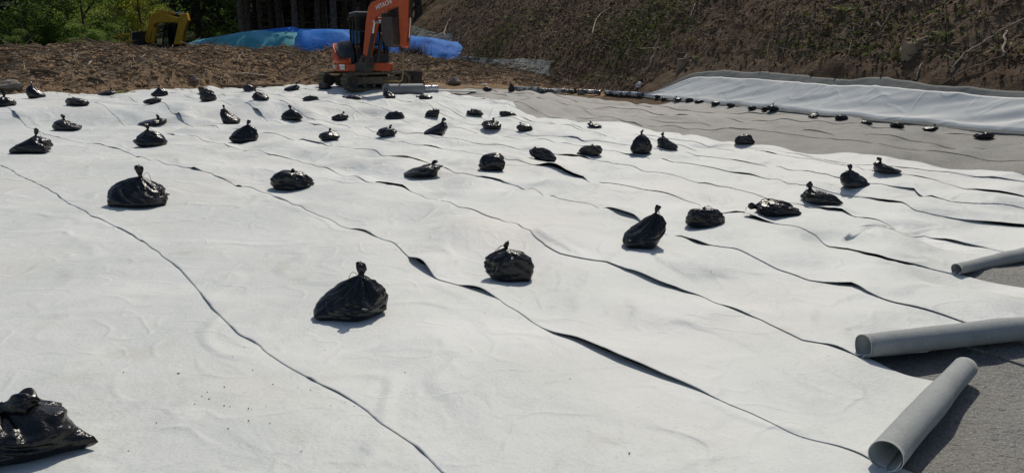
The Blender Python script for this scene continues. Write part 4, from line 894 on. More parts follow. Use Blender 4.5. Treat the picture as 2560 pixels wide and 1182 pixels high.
def bpt(a, y, z): return (bo[0] + a * math.cos(YB) - y * math.sin(YB), bo[1] + a * math.sin(YB) + y * math.cos(YB), z)
rgt = np.array([math.cos(YB), math.sin(YB), .27]); upv = np.array([-.27 * math.cos(YB), -.27 * math.sin(YB), 1])
lettering('HITACHI', 0.185, frame_mat(bpt(1.06, -.121, 2.60), rgt, upv), boom, M['lettering'])
armp = _lo([(1.66, 2.84), (1.74, 3.20), (1.86, 3.42), (2.00, 3.40), (2.10, 3.0), (2.02, 2.2), (1.90, 1.36), (1.78, 1.30), (1.68, 1.38), (1.66, 2.2)])
arm = MB().prism(armp, -.10, .10).yaw(YB, bo).build('arm', M['orange'], ex, False, .015)
w = MB(); w.cyl((2.16, 0, 2.95), (2.06, 0, 2.2), .05, 12); w.yaw(YB, bo).build('bucket_cylinder', M['cabframe'], arm)
w = MB(); w.cyl((2.06, 0, 2.2), (1.98, 0, 1.62), .028, 10); w.yaw(YB, bo).build('cylinder_rod', M['chrome'], arm)
# bucket, curled in between boom and arm: open shell
shell = [(1.30 + (a_ - 1.2) * .72, z_) for a_, z_ in [(1.50, 2.22), (1.56, 1.95), (1.60, 1.62), (1.52, 1.42), (1.34, 1.33), (1.12, 1.38), (.95, 1.52), (.86, 1.78), (.84, 2.10), (.85, 2.24)]]
bk = MB(); n = len(shell); inn = [(a + (1.31 - a) * .06, z + (1.85 - z) * .06) for a, z in shell]
hw = .24
v = [(a, y, z) for y in (-hw, hw) for a, z in shell] + [(a, y, z) for y in (-hw, hw) for a, z in inn]
f = []
for i in range(n - 1): f += [(i, i + 1, n + i + 1, n + i), (2 * n + i, 3 * n + i, 3 * n + i + 1, 2 * n + i + 1)]
f += [(0, n, 3 * n, 2 * n), (n - 1, 3 * n - 1, 4 * n - 1, 2 * n - 1)]
bk.add(v, f)
for y0 in (-hw - .012, hw - .012): bk.prism(shell, y0, y0 + .024)
bko = bk.yaw(YB, bo).build('bucket', M['rust'], ex)
for i in range(5):
    yy = -.20 + .10 * i; MB().prism([(1.03, 2.2), (1.10, 2.2), (1.08, 2.34), (1.06, 2.34)], yy - .022, yy + .022).yaw(YB, bo).build('tooth', M['rust'], bko)
lk = MB(); lk.tube([(1.78, 0, 1.36), (1.58, 0, 1.30)], .05, 8); lk.tube([(1.96, 0, 1.6), (1.72, 0, 1.22), (1.56, 0, 1.28)], .045, 8); lk.yaw(YB, bo).build('bucket_linkage', M['steel'], ex)
# side panel lettering and sticker: on the right side of the house
nr = np.array([math.sin(YH), -math.cos(YH), 0]); fr = np.array([math.cos(YH), math.sin(YH), 0])
def hpt(f_, l_, z): return np.array([f_ * fr[0] - l_ * nr[0], f_ * fr[1] - l_ * nr[1], z])
def shell_frame(ang, rad, z): 
    a = ang + YH; p = (rad * math.cos(a), rad * math.sin(a), z); t = (-math.sin(a), math.cos(a), 0); return frame_mat(p, t, (0, 0, 1))
cwo = [o for o in ex.children if o.name.startswith('counterweight')][0]
lettering('40U', 0.19, shell_frame(R(-76), 1.0, .70), [o for o in ex.children if o.name.startswith('deck')][0], M['lettering'])
q = shell_frame(R(-52), 1.0, .70)
mb = MB(); mb.add([q @ Vector((-.12, .02, 0)), q @ Vector((.12, .02, 0)), q @ Vector((.12, .09, 0)), q @ Vector((-.12, .09, 0)), q @ Vector((-.09, -.07, 0)), q @ Vector((.12, -.07, 0)), q @ Vector((.12, .0, 0)), q @ Vector((-.09, .0, 0))], [(0, 1, 2, 3), (4, 5, 6, 7)])
mb.build('sticker', M['lettering'], [o for o in ex.children if o.name.startswith('deck')][0])
# sling hanging from the bucket linkage to the grey roll
hk = EX + .95 * np.array(bpt(1.70, 0, 1.24)); e0 = at(962, 226) + np.array([0, 0, .28])
pts = [hk, hk + (0, 0, -.25), hk + (-.06, -.1, -.6), hk * .8 + e0 * .2 + np.array([0, 0, -.55]), hk * .45 + e0 * .55 + np.array([0, 0, -.25]), e0 + np.array([.25, 0, .0]), e0]
pts = np.array([hk, hk + (0, 0, -.35), hk + (-.02, -.05, -.75), hk * .86 + e0 * .14 + np.array([0, 0, -.80]), hk * .5 + e0 * .5 + np.array([0, 0, -.42]), e0 + np.array([.3, 0, -.02]), e0])
tt_ = np.linspace(0, len(pts) - 1, 40); pts = np.stack([np.interp(tt_, np.arange(len(pts)), pts[:, i_]) for i_ in range(3)], -1)
for _ in range(14): pts[1:-1] = .25 * pts[:-2] + .5 * pts[1:-1] + .25 * pts[2:]
mb = MB(); mb.tube([np.array(q_) - hk for q_ in pts], .022, 6)
o = mb.build('lifting_sling', M['strap'], None, True); o.location = hk; tag(o, 'tan lifting sling hanging from the excavator bucket to the grey roll', 'sling')

# ------------------------------------------------------------------ yellow excavator behind the bank
YD = 56.0
def yp(px, py): p = at_y(px, py, YD); return p
g0 = yp(390, 100); gz = tz(g0[0], YD) - 0.14
ye = empty('excavator', (g0[0], YD, gz)); tag(ye, 'yellow excavator half hidden behind the dirt bank with its boom arched', 'excavator')
def yl(px, py): p = yp(px, py); return (p[0] - g0[0], p[2] - gz)
for s in (-1, 1): make_track(ye, s * 0.95, 0, 3.4, 0.75, 0.5)
MB().box(-2.3, 1.2, -1.15, 1.15, .85, 1.15).build('deck', M['steel'], ye, False, .03)
MB().prism([yl(306, 97), yl(306, 91), yl(318, 87), yl(343, 84), yl(352, 104), yl(352, 118), yl(310, 118)], -1.2, 1.2).build('counterweight', M['yellow'], ye, False, .05)
MB().prism([yl(344, 84), yl(372, 79), yl(378, 118), yl(352, 118)], -1.15, 1.1).build('engine_cover', M['darkplastic'], ye, False, .04)
w = MB(); x0, z0 = yl(350, 104); x1, z1 = yl(349, 78); w.tube([(x0, -1.2, z0), (x1, -1.2, z1)], .03, 6); w.build('handrail', M['lettering'], ye)
yb = MB().prism([yl(370, 104), yl(384, 110), yl(392, 80), yl(397, 62), yl(408, 58), yl(440, 57), yl(455, 58), yl(460, 47), yl(440, 42), yl(420, 35), yl(404, 32), yl(392, 36), yl(385, 50), yl(378, 80)], -.75, -.25).build('boom', M['yellow'], ye, False, .04)
w = MB(); a, b = yl(395, 108), yl(402, 70); w.cyl((a[0], -.85, a[1]), (b[0], -.85, b[1]), .13, 12); w.build('boom_cylinder', M['yellow'], yb)
w = MB(); a, b = yl(412, 30), yl(444, 34); w.cyl((a[0], -.5, a[1]), (b[0], -.5, b[1]), .10, 12); w.box(a[0] - .35, a[0] + .1, -.6, -.4, a[1] - .25, a[1] + .1); w.build('arm_cylinder', M['yellow'], yb)
w = MB(); b2 = yl(472, 37); w.cyl((b[0], -.5, b[1]), (b2[0], -.5, b2[1]), .06, 10); w.build('cylinder_rod', M['chrome'], yb)
MB().prism([yl(455, 62), yl(456, 46), yl(464, 36), yl(476, 34), yl(481, 52), yl(470, 82), yl(466, 112), yl(444, 112), yl(450, 88)], -.72, -.28).build('arm', M['yellow'], ye, False, .04)
cabp = [yl(404, 118), yl(409, 66), yl(413, 60), yl(429, 60), yl(440, 100), yl(441, 118)]
yc = MB(); 
for i in range(len(cabp)):
    a, b = cabp[i], cabp[(i + 1) % len(cabp)]
    for yy in (.15, 1.15): yc.tube([(a[0], yy, a[1]), (b[0], yy, b[1])], .05, 6)
    yc.tube([(a[0], .15, a[1]), (a[0], 1.15, a[1])], .05, 6)
yco = yc.build('cab', M['cabframe'], ye)
for yy in (.16, 1.13): MB().prism(cabp, yy, yy + .015).build('window', M['glass'], yco)
MB().box(cabp[0][0] + .35, cabp[0][0] + .8, .35, .95, 1.1, 2.4).build('seat', M['cabframe'], yco, False, .05)

# ------------------------------------------------------------------ sticks, debris, litter
rs = np.random.RandomState(11)
def scatter_sticks(name, pts, length, rad, m, seed, kind_label, flat=0.2):
    rr = random.Random(seed); V = []; F = []
    for (x, y) in pts:
        L = length * rr.choice([0.3, 0.4, 0.5, 0.7, 1.0, 1.5]); r = rad * rr.uniform(0.4, 1.5)
        a = rr.uniform(0, 2 * math.pi) if rr.random() < .5 else rr.gauss(0, .5); z = tz_fast(x, y)
        tilt = rr.gauss(0, flat)
        d = np.array([math.cos(a) * math.cos(tilt), math.sin(a) * math.cos(tilt), math.sin(tilt)])
        c = np.array([x, y, z + r * 0.6 + abs(math.sin(tilt)) * L * 0.35])
        k = np.array([rr.gauss(0, .07), rr.gauss(0, .07), rr.gauss(0, .05)]) * L
        p3 = c + d * L / 2; z3 = tz_fast(p3[0], p3[1]); p1 = c - d * L / 2; z1 = tz_fast(p1[0], p1[1])
        p1[2] = max(p1[2], z1); p3[2] = max(p3[2], z3)
        v, f = tube_vf([p1, c + k, p3], r, r * .6, 4, True)
        b = len(V); V += [tuple(q) for q in v]; F += [tuple(i + b for i in q) for q in f]
    o = mesh_obj(name, V, F, m, None, False); tag(o, kind='stuff'); o['label'] = kind_label; return o
# quick terrain lookup for the scattering
_tx = np.arange(-27, 22, 0.06); _ty = np.arange(4, 62, 0.06)
_TXg, _TYg = np.meshgrid(_tx, _ty, indexing='ij'); _TZ = terrain(_TXg, _TYg)
def tz_fast(x, y):
    i = min(max(int((x + 27) / 0.06), 0), len(_tx) - 1); j = min(max(int((y - 4) / 0.06), 0), len(_ty) - 1); return float(_TZ[i, j])
def bank_pts(n, seed, lo=0.2, hi=7.5, x0=-19, x1=3.0, bias=1.0):
    r = np.random.RandomState(seed); x = r.uniform(x0, x1, n); d = lo + (hi - lo) * r.rand(n) ** bias
    return [(a, float(y_toe(a)) + b) for a, b in zip(x, d) if a < float(x_toe(float(y_toe(a)) + b)) + .3]
def hill_pts(n, seed, y0=9, y1=48, d0=0.1, d1=6.5, clear=1.45):
    r = np.random.RandomState(seed); y = y0 + (y1 - y0) * r.rand(n) ** 1.35; d = r.uniform(d0, d1, n)
    return [(float(x_toe(a)) + b, a) for a, b in zip(y, d) if not (a < 24.2 and b < clear)]
scatter_sticks('twig_debris', bank_pts(5200, 1, 0.5, 7.5, bias=.9), 0.48, 0.014, M['wood'], 2, 'twigs and chips thickly strewn over the bank')
scatter_sticks('dark_twig_debris', bank_pts(2400, 3, 1.2, 7.5, bias=.8), 0.55, 0.017, M['darkwood'], 4, 'dark twigs strewn over the bank')
scatter_sticks('pale_twig_debris', bank_pts(1100, 5, 0.4, 7.5), 0.42, 0.012, M['palewood'], 6, 'pale split twigs strewn over the bank', .5)
scatter_sticks('hillside_twigs', hill_pts(6000, 7), 0.40, 0.010, M['hwood'], 8, 'twigs littering the hillside')
scatter_sticks('hillside_dark_twigs', hill_pts(2600, 9), 0.5, 0.012, M['darkwood'], 10, 'dark twigs littering the hillside')
scatter_sticks('hillside_pale_twigs', hill_pts(520, 12), 0.5, 0.011, M['palewood'], 13, 'pale thin twigs littering the hillside')
def flakes(name, pts, size, m, seed, label, up=0.02, tilt=0.7, asp=0.6):
    rr = np.random.RandomState(seed); n = len(pts); P = np.array([(x, y, tz_fast(x, y) + up * rr.rand()) for x, y in pts])
    a = rr.uniform(0, 2 * math.pi, n); t1 = rr.normal(0, tilt, n); t2 = rr.normal(0, tilt, n); s = size * rr.uniform(.4, 1.4, n)
    e1 = np.stack([np.cos(a), np.sin(a), np.sin(t1)], -1); e2 = np.stack([-np.sin(a), np.cos(a), np.sin(t2)], -1)
    e1 /= np.linalg.norm(e1, axis=1)[:, None]; e2 /= np.linalg.norm(e2, axis=1)[:, None]
    V = np.stack([P - e1 * s[:, None], P + e2 * (s * asp)[:, None], P + e1 * s[:, None], P - e2 * (s * asp)[:, None]], 1).reshape(-1, 3); V[:, 2] += size * .35
    F = np.arange(n * 4).reshape(n, 4)
    o = mesh_obj(name, V, F, m, None, False); tag(o, kind='stuff'); o['label'] = label; return o
flakes('leaf_litter', hill_pts(26000, 21, clear=.95), 0.05, M['hlitter'], 22, 'dry leaf litter covering the hillside')
flakes('hill_edge_litter', hill_pts(9000, 25, 28, 52), 0.06, M['hlitter'], 26, 'leaf litter on the far part of the hillside')
flakes('wood_chips', bank_pts(30000, 23, -0.3, 7.5), 0.032, M['litter'], 24, 'wood chips covering the bank', 0.02, 0.7, 0.35)
def green_pts(n, seed):
    r = np.random.RandomState(seed); out = []
    c = [at(*q) for q in ((1600, 60), (1570, 110), (1500, 70), (1215, 125), (1240, 115), (1560, 125), (2150, 110), (2080, 70), (1700, 40), (1420, 90), (2330, 120), (1330, 60), (1640, 25), (1950, 120))]
    wts = [5, 5, 3, 5, 4, 4, 4, 3, 4, 2, 3, 2, 4, 2]
    for p, w in zip(c, wts):
        for _ in range(n * w // 50):
            x, y = p[0] + r.normal(0, .75), p[1] + r.normal(0, 1.0)
            if float(x_toe(y)) + (.2 if y > 24 else 1.3) < x: out.append((x, y))
    return out
flakes('green_weeds', green_pts(5200, 31) + hill_pts(1700, 33), 0.055, M['weed'], 32, 'low green weeds in patches on the hillside', 0.12, 0.9)
# clods and small stones on bank and hillside
def clods(name, pts, size, m, seed, label):
    rr = np.random.RandomState(seed); V = []; F = []
    oc = np.array([(1, 0, 0), (0, 1, 0), (-1, 0, 0), (0, -1, 0), (0, 0, .8), (.6, .6, .45), (-.6, .6, .5), (-.6, -.6, .4), (.6, -.6, .5)])
    fc = [(0, 5, 8), (5, 1, 6), (6, 2, 7), (7, 3, 8), (4, 8, 5), (4, 5, 6), (4, 6, 7), (4, 7, 8), (0, 1, 5), (1, 2, 6), (2, 3, 7), (3, 0, 8)]
    for x, y in pts:
        sz = size * rr.choice([.3, .4, .5, .7, 1.0]); v = oc * (sz * rr.uniform(.65, 1.35, (9, 3))) + np.array([x, y, tz_fast(x, y) - sz * .1]); b = len(V)
        V += [tuple(q) for q in v]; F += [tuple(i + b for i in q) for q in fc]
    o = mesh_obj(name, V, F, m, None, False); tag(o, kind='stuff'); o['label'] = label
clods('soil_clods', bank_pts(2600, 51, -0.2, 7.0), 0.11, M['dirt'], 52, 'lumps of soil lying on the bank')
clods('bank_stones', bank_pts(420, 53, -0.2, 6.0), 0.075, M['stone'], 54, 'small stones lying on the bank')
clods('hillside_clods', hill_pts(2600, 55), 0.10, M['hill'], 56, 'lumps of dark soil on the hillside')
# crumbs of soil on the near sheets
V = []; F = []
rr = random.Random(5)
for i in range(42):
    px, py = rr.gauss(600, 130), rr.gauss(1010, 60)
    if i > 26: px, py = rr.uniform(200, 2100), rr.uniform(650, 1150)
    p = at(px, py); s = rr.uniform(.0018, .0045) if i else .008
    p[2] = float(pad(p[0:1], p[1:2])[0] + rumple(p[0:1], p[1:2])[0]) + 0.013
    b = len(V); V += [tuple(p + np.array(q) * s * rr.uniform(.7, 1.3)) for q in ((1, 0, .2), (0, 1, .1), (-1, 0, .2), (0, -1, 0), (0, 0, 1), (0, 0, -.8))]
    F += [tuple(b + k for k in q) for q in ((0, 1, 4), (1, 2, 4), (2, 3, 4), (3, 0, 4), (1, 0, 5), (2, 1, 5), (3, 2, 5), (0, 3, 5))]
tag(mesh_obj('soil_crumbs', V, F, M['hill'], None, False), kind='stuff')['label'] = 'crumbs of soil scattered on the near white sheets'

def branch(px, r0, r1, m, label, lift=0.05, name='branch', twigs=0, seed=0, cat='branch'):
    P = [at(*q) for q in px]
    Q = []                                             # resample smoothly
    for i in range(len(P) - 1):
        for t in np.linspace(0, 1, 5, endpoint=False): Q.append(P[i] * (1 - t) + P[i + 1] * t)
    Q.append(P[-1]); Q = np.array(Q)
    for _ in range(2): Q[1:-1] = .25 * Q[:-2] + .5 * Q[1:-1] + .25 * Q[2:]
    rr = np.random.RandomState(seed + 5); Q[1:-1] += rr.normal(0, .012, Q[1:-1].shape)
    t = np.linspace(0, 1, len(Q)); Q[:, 2] += r0 * .5 + lift * np.sin(t * math.pi)
    Q[:, 2] = np.maximum(Q[:, 2], [tz_fast(a, b) + .01 for a, b, _ in Q])
    base = Q[0].copy(); mb = MB(); mb.tube(Q - base, r0, 7, r1)
    for k in range(twigs):
        i = rr.randint(2, len(Q) - 1); d = rr.normal(0, 1, 3); d[2] = abs(d[2]) * .6; L = rr.uniform(.15, .4)
        mb.tube([Q[i] - base, Q[i] - base + d * L * .5, Q[i] - base + d * L * .9 + np.array([0, 0, -.05])], r0 * .35, 5, r0 * .15)
    o = mb.build(name, m, None, True); o.location = base; tag(o, label, cat); return o
HB = [
 ([(1480, 92), (1487, 62), (1500, 40), (1526, 20)], .035, .02, 'palewood', 'pale curved branch standing out in the upper middle of the hillside', 0),
 ([(1515, 58), (1560, 42), (1600, 20), (1650, 10)], .02, .01, 'wood', 'thin branch arching right from beside the pale curved one', 1),
 ([(1711, 58), (1728, 44), (1738, 10)], .025, .012, 'palewood', 'short forked branch high on the slope above the sawn stump', 2),
 ([(1624, 168), (1636, 136)], .035, .02, 'palewood', 'short pale stick left of the sawn stump', 0),
 ([(1598, 122), (1630, 129), (1662, 117)], .022, .012, 'palewood', 'thin pale bow-shaped branch above the short pale stick', 0),
 ([(1438, 190), (1458, 171)], .022, .012, 'wood', 'small brown stick low on the slope left of the sawn stump', 0),
 ([(2378, 182), (2400, 150), (2450, 120), (2492, 88), (2575, 42)], .026, .014, 'palewood', 'longest pale branch sweeping up to the top right corner', 2),
 ([(2508, 142), (2508, 110), (2517, 80)], .034, .02, 'palewood', 'pale upright branch crossing the longest one near the right edge', 0),
 ([(2510, 142), (2526, 126), (2527, 108)], .022, .012, 'wood', 'small curved side branch beside the pale upright one at right', 0),
 ([(2350, 214), (2420, 182), (2510, 142)], .022, .012, 'wood', 'thin branch low at right, parallel below the longest branch', 2),
 ([(2290, 202), (2305, 160)], .02, .01, 'palewood', 'short pale stick right below the weathered root stump', 0),
 ([(1914, 156), (1925, 100)], .014, .008, 'wood', 'thin nearly upright stick in the middle of the right slope', 0),
 ([(2200, 76), (2225, 45), (2242, 22)], .018, .01, 'wood', 'thin diagonal stick above left of the weathered root stump', 1),
 ([(2172, 80), (2182, 64), (2206, 68)], .018, .01, 'palewood', 'small bent pale twig beside the thin diagonal stick', 0),
 ([(2012, 82), (2062, 68)], .016, .01, 'wood', 'thin stick lying level on the upper right slope', 0),
 ([(1109, 92), (1114, 72), (1126, 50)], .045, .028, 'palewood', 'pale branch leaning on the hill above the blue tarp', 0),
 ([(2280, 4), (2305, 10)], .03, .02, 'palewood', 'thick pale stub at the top edge of the right slope', 0),
 ([(1850, 130), (1900, 128), (1930, 118)], .014, .008, 'wood', 'faint level twig right of the sawn stump', 0),
 ([(2120, 150), (2128, 100)], .014, .008, 'wood', 'thin leaning twig left of the weathered root stump', 0),
 ([(2440, 60), (2500, 20), (2530, 0)], .02, .012, 'wood', 'thin branch leaving the picture at the top, above the longest branch', 2)]
for i, (px, r0, r1, m, lab, tw) in enumerate(HB): branch(px, r0 * .8, r1 * .8, M[m], lab, .06, 'branch', tw, i)['group'] = 'fallen branches on the hillside'
BB = [
 ([(0, 111), (28, 102)], .05, .03, 'wood', 'thick stick on the bank crest at the left edge'), ([(134, 146), (160, 162), (191, 184)], .04, .022, 'wood', 'long thin diagonal stick on the left part of the bank'),
 ([(219, 168), (238, 153)], .045, .03, 'palewood', 'short pale stick in the middle of the left bank'), ([(327, 144), (341, 163)], .03, .02, 'wood', 'short stick slanting down right, below the yellow excavator'),
 ([(349, 151), (369, 138)], .03, .02, 'palewood', 'short pale stick slanting up right, below the yellow excavator'), ([(79, 181), (110, 184), (150, 189)], .085, .06, 'darkwood', 'dark log lying level on the lower left bank'),
 ([(222, 201), (240, 203), (257, 209)], .08, .05, 'darkwood', 'short dark log near the bank foot, left of centre'), ([(584, 189), (620, 190), (672, 193)], .055, .035, 'palewood', 'pale log lying level on the bank left of the orange excavator'),
 ([(256, 105), (272, 126)], .035, .02, 'wood', 'stick slanting down from the bank crest left of the yellow excavator'), ([(760, 137), (793, 127)], .035, .018, 'palewood', 'pale stick on the bank just left of the orange excavator'),
 ([(625, 129), (647, 150)], .035, .02, 'palewood', 'pale diagonal stick on the bank under the green tarp'), ([(601, 126), (612, 150)], .04, .025, 'wood', 'steep stick on the bank under the left end of the blue tarp'),
 ([(1020, 163), (1027, 148)], .035, .022, 'palewood', 'short pale upright stick right of the excavator arm'), ([(726, 147), (741, 163)], .03, .02, 'wood', 'short slanting stick midway between tarp and pale log'),
 ([(1008, 168), (1022, 185), (1044, 206)], .03, .018, 'wood', 'tan stick leaning on the bank above the silver roll'), ([(1215, 172), (1222, 160)], .03, .02, 'palewood', 'small pale upright stick near the right end of the bank'),
 ([(20, 152), (60, 160)], .04, .025, 'darkwood', 'dark stick on the bank face near the left edge'), ([(420, 170), (470, 165)], .035, .02, 'wood', 'level stick on the bank face below the gap right of the yellow excavator'),
 ([(545, 120), (590, 117)], .03, .02, 'palewood', 'pale stick on the bank crest below the green tarp'), ([(880, 190), (760, 200)], .03, .02, 'darkwood', 'dark stick on the bank behind the excavator tracks')]
for i, (px, r0, r1, m, lab) in enumerate(BB): branch(px, r0 * .8, r1 * .8, M[m], lab, .05, 'branch' if r0 < .05 else 'log', 0, 40 + i)['group'] = 'sticks and logs on the bank'

# stumps
def stump(px, py, r, h, m, label, seed, roots, cut=True, lean=0.0, fan=(0, 6.28)):
    P = at(px, py); root = empty('tree_stump', P); tag(root, label, 'stump')
    n, k = 22, 10; V = []
    for i in range(k):
        t = i / (k - 1)
        for j in range(n):
            th = 2 * math.pi * j / n
            rr = r * (1 + 0.55 * (1 - t) ** 2) * (1 + .22 * float(vn(math.cos(th) * 2, math.sin(th) * 2, seed + t * .5, 180)) + .10 * float(vn(math.cos(th) * 6, math.sin(th) * 6, seed, 181)))
            V.append((rr * math.cos(th) + lean * t * h, rr * math.sin(th), -0.5 + (h + .5) * t + (0 if cut else .35 * h * t * float(vn(math.cos(th) * 3, math.sin(th) * 3, seed, 182)))))
    f = [(i * n + j, i * n + (j + 1) % n, (i + 1) * n + (j + 1) % n, (i + 1) * n + j) for i in range(k - 1) for j in range(n)]
    mesh_obj('trunk', V, f, M['wood'], root)
    top = [V[(k - 1) * n + j] for j in range(n)]
    c = np.mean(top, axis=0) - (0, 0, 0 if cut else .1)
    mesh_obj('cut_face', [tuple(q) for q in top] + [tuple(c)], [(j, (j + 1) % n, n) for j in range(n)], M['palewood'] if cut else M['wood'], root, False)
    rg = random.Random(seed)
    for i in range(roots):
        a = fan[0] + (fan[1] - fan[0]) * i / roots + rg.uniform(-.25, .25); L = rg.uniform(1.4, 3.2) * r; pts = []
        for t in np.linspace(0, 1, 6):
            x, y = math.cos(a + .4 * t * rg.uniform(-1, 1)) * (r * .6 + L * t), math.sin(a) * (r * .6 + L * t)
            pts.append((x, y, max(tz_fast(P[0] + x, P[1] + y) - P[2], -1) + .08 * r * (1 - t) + (h * .25 * (1 - t) ** 3)))
        mb = MB(); mb.tube(pts, r * .30, 7, r * .06); mb.build('root', m, root, True)
    return root
stump(1706, 160, .17, .15, M['wood'], 'sawn grey-brown tree stump with roots on the hillside left of the white slope sheet', 3, 6)
stump(2285, 124, .19, .16, M['wood'], 'weathered torn root stump low on the right slope', 8, 5, False, -.35, (-.5, 2.2))

# ferns and a weed
def fern(px, py, size, label, seed, m='fern'):
    P = at(px, py); root = empty('fern', P); tag(root, label, 'fern', 'ferns on the hillside'); rg = random.Random(seed)
    for i in range(9):
        a = 2 * math.pi * i / 9 + rg.uniform(-.2, .2); L = size * rg.uniform(.7, 1.1); el = rg.uniform(.7, 1.15); V = []; F = []
        for k in range(9):
            t = (k + 1) / 9; r_ = L * t; hh = L * (math.sin(el) * t - .55 * t * t); x, y = math.cos(a) * r_ * math.cos(el) * 1.2, math.sin(a) * r_ * math.cos(el) * 1.2
            wd = size * .20 * math.sin(math.pi * min(1, t * .9 + .1)) + .004; nx, ny = -math.sin(a), math.cos(a)
            for s in (-1, 1):
                b = len(V); V += [(x, y, hh), (x + nx * s * wd + .02 * math.cos(a), y + ny * s * wd, hh - .02), (x + math.cos(a) * size * .045, y + math.sin(a) * size * .045, hh + .006)]; F.append((b, b + 1, b + 2))
        mesh_obj('frond', V, F, M[m], root, False)
    return root
for i, (px, py, s, lab) in enumerate([(2108, 32, .42, 'bright fern at the top edge of the right slope'), (2360, 92, .38, 'bright fern right above the weathered root stump'), (1742, 146, .26, 'small fern right beside the sawn stump'),
        (1400, 26, .34, 'fern near the top middle of the slope'), (1268, 46, .34, 'fern high on the slope above the blue tarp end'), (1333, 52, .32, 'fern between two others on the upper left slope'),
        (1358, 66, .30, 'fern just below and right of the upper left trio'), (1312, 94, .32, 'fern low in the upper left group on the slope'), (1385, 158, .3, 'fern at the foot of the slope by the blue-grey mat'), (2065, 118, .2, 'small fern mid-slope left of the weathered root stump'), (2165, 140, .2, 'little fern at the left foot of the weathered root stump')]):
    fern(px, py, s, lab, i)
w_ = fern(296, 234, .30, 'small yellow-green weed at the bank foot behind a flat sandbag', 31); w_.name = 'weed'; w_['category'] = 'weed'; del w_['group']
# dead brush by the excavator arm
P = at(1032, 139); mb = MB(); rg = random.Random(9)
for i in range(240):
    a = rg.uniform(0, 6.28); el = rg.uniform(.1, 1.3); L = rg.uniform(.25, .75); o_ = np.array([rg.gauss(0, .25), rg.gauss(0, .2), .0])
    d = np.array([math.cos(a) * math.cos(el), math.sin(a) * math.cos(el), math.sin(el)]); mb.tube([o_, o_ + d * L * .6, o_ + d * L + np.array([rg.gauss(0, .06), 0, -.03])], .011, 4, .004)
o = mb.build('dead_brush', M['darkwood'], None, True); o.location = P; tag(o, 'dead brown brush on the bank crest beside the excavator arm', 'brush')

# ------------------------------------------------------------------ survey pole
P = at(180, 108); pole = empty('survey_pole', P); tag(pole, 'thin red and white banded survey pole at the bank crest, far left', 'pole')
for i in range(6): MB().cyl((0, 0, .14 * i * 1.4 + .0), (0, 0, .14 * (i + 1) * 1.4), .02, 10).build('band', M['whitep'] if i % 2 else M['redp'], pole)

# ------------------------------------------------------------------ trees
def leaf_cloud(centers, n, size, seed, droop=0.0):
    r = np.random.RandomState(seed); C = np.array([c[:3] for c in centers]); Rr = np.array([c[3] for c in centers]); w = Rr ** 2; idx = r.choice(len(C), n, p=w / w.sum())
    d = r.normal(0, 1, (n, 3)); d /= np.linalg.norm(d, axis=1)[:, None]
    P = C[idx] + d * (Rr[idx] * (r.rand(n) ** .45))[:, None] * np.array([1, 1, .62])
    a = r.normal(0, 1, (n, 3)); a[:, 2] = a[:, 2] * .45 - droop; a /= np.linalg.norm(a, axis=1)[:, None]
    b = np.cross(a, r.normal(0, 1, (n, 3)) * .6 + np.array([0, 0, 1])); b /= np.linalg.norm(b, axis=1)[:, None]
    s = (size * r.uniform(.6, 1.3, n))[:, None]
    V = np.stack([P - a * s, P + b * s * .5, P + a * s, P - b * s * .5], 1).reshape(-1, 3)
    return V, np.arange(n * 4).reshape(n, 4)
def make_broadleaf(seed, h, spread, nleaf, m, low):
    rg = random.Random(seed); mb = MB(); cents = []
    mb.tube([(0, 0, -.3), (rg.gauss(0, .05), rg.gauss(0, .05), h * .3), (rg.gauss(0, .2), rg.gauss(0, .2), h * .62), (rg.gauss(0, .3), rg.gauss(0, .3), h * .9)], [.09 * h / 6, .07 * h / 6, .045 * h / 6, .015], 7)
    for i in range(16):
        t = rg.uniform(low, .92); a = rg.uniform(0, 6.28); L = spread * rg.uniform(.55, 1.05) * (1.15 - .6 * abs(t - .45)); z = h * t
        e = np.array([math.cos(a) * L, math.sin(a) * L, z + L * rg.uniform(.0, .4)])
        mb.tube([(0, 0, z * .85), e * np.array([.5, .5, 1]) - np.array([0, 0, L * .02]), e], .028, 5, .008)
        cents.append((*e, spread * rg.uniform(.26, .5))); cents.append((*(e * np.array([.6, .6, 1])), spread * rg.uniform(.25, .4)))
    V, F = leaf_cloud(cents, nleaf, .085, seed, .25)
    return mb, V, F
protos = []
for i, (h, s, n, lo) in enumerate([(7.5, 2.4, 9000, .12), (6.5, 2.2, 8000, .1), (8.5, 2.8, 9000, .18), (3.6, 1.7, 6000, .08)]):
    mb, V, F = make_broadleaf(i + 3, h, s, n, None, lo)
    tm = bpy.data.meshes.new('trunk'); tm.from_pydata(mb.v, [], mb.f); tm.materials.append(M['bark'])
    pair = [tm]
    for key in ('leaf', 'leafy'):
        cm = bpy.data.meshes.new('crown'); cm.from_pydata([tuple(v) for v in V], [], [tuple(int(q) for q in f) for f in F]); cm.materials.append(M[key]); pair.append(cm)
    protos.append(pair)
def put_tree(name, x, y, meshes, s, rot, label, cat, group):
    root = empty(name, (x, y, tz(x, y) - 0.16)); root.rotation_euler = (0, 0, rot); root.scale = (s, s, s); tag(root, label, cat, group)
    for nm, me in zip(('trunk', 'crown'), meshes):
        o = bpy.data.objects.new(nm, me); COL.objects.link(o); o.parent = root
    return root
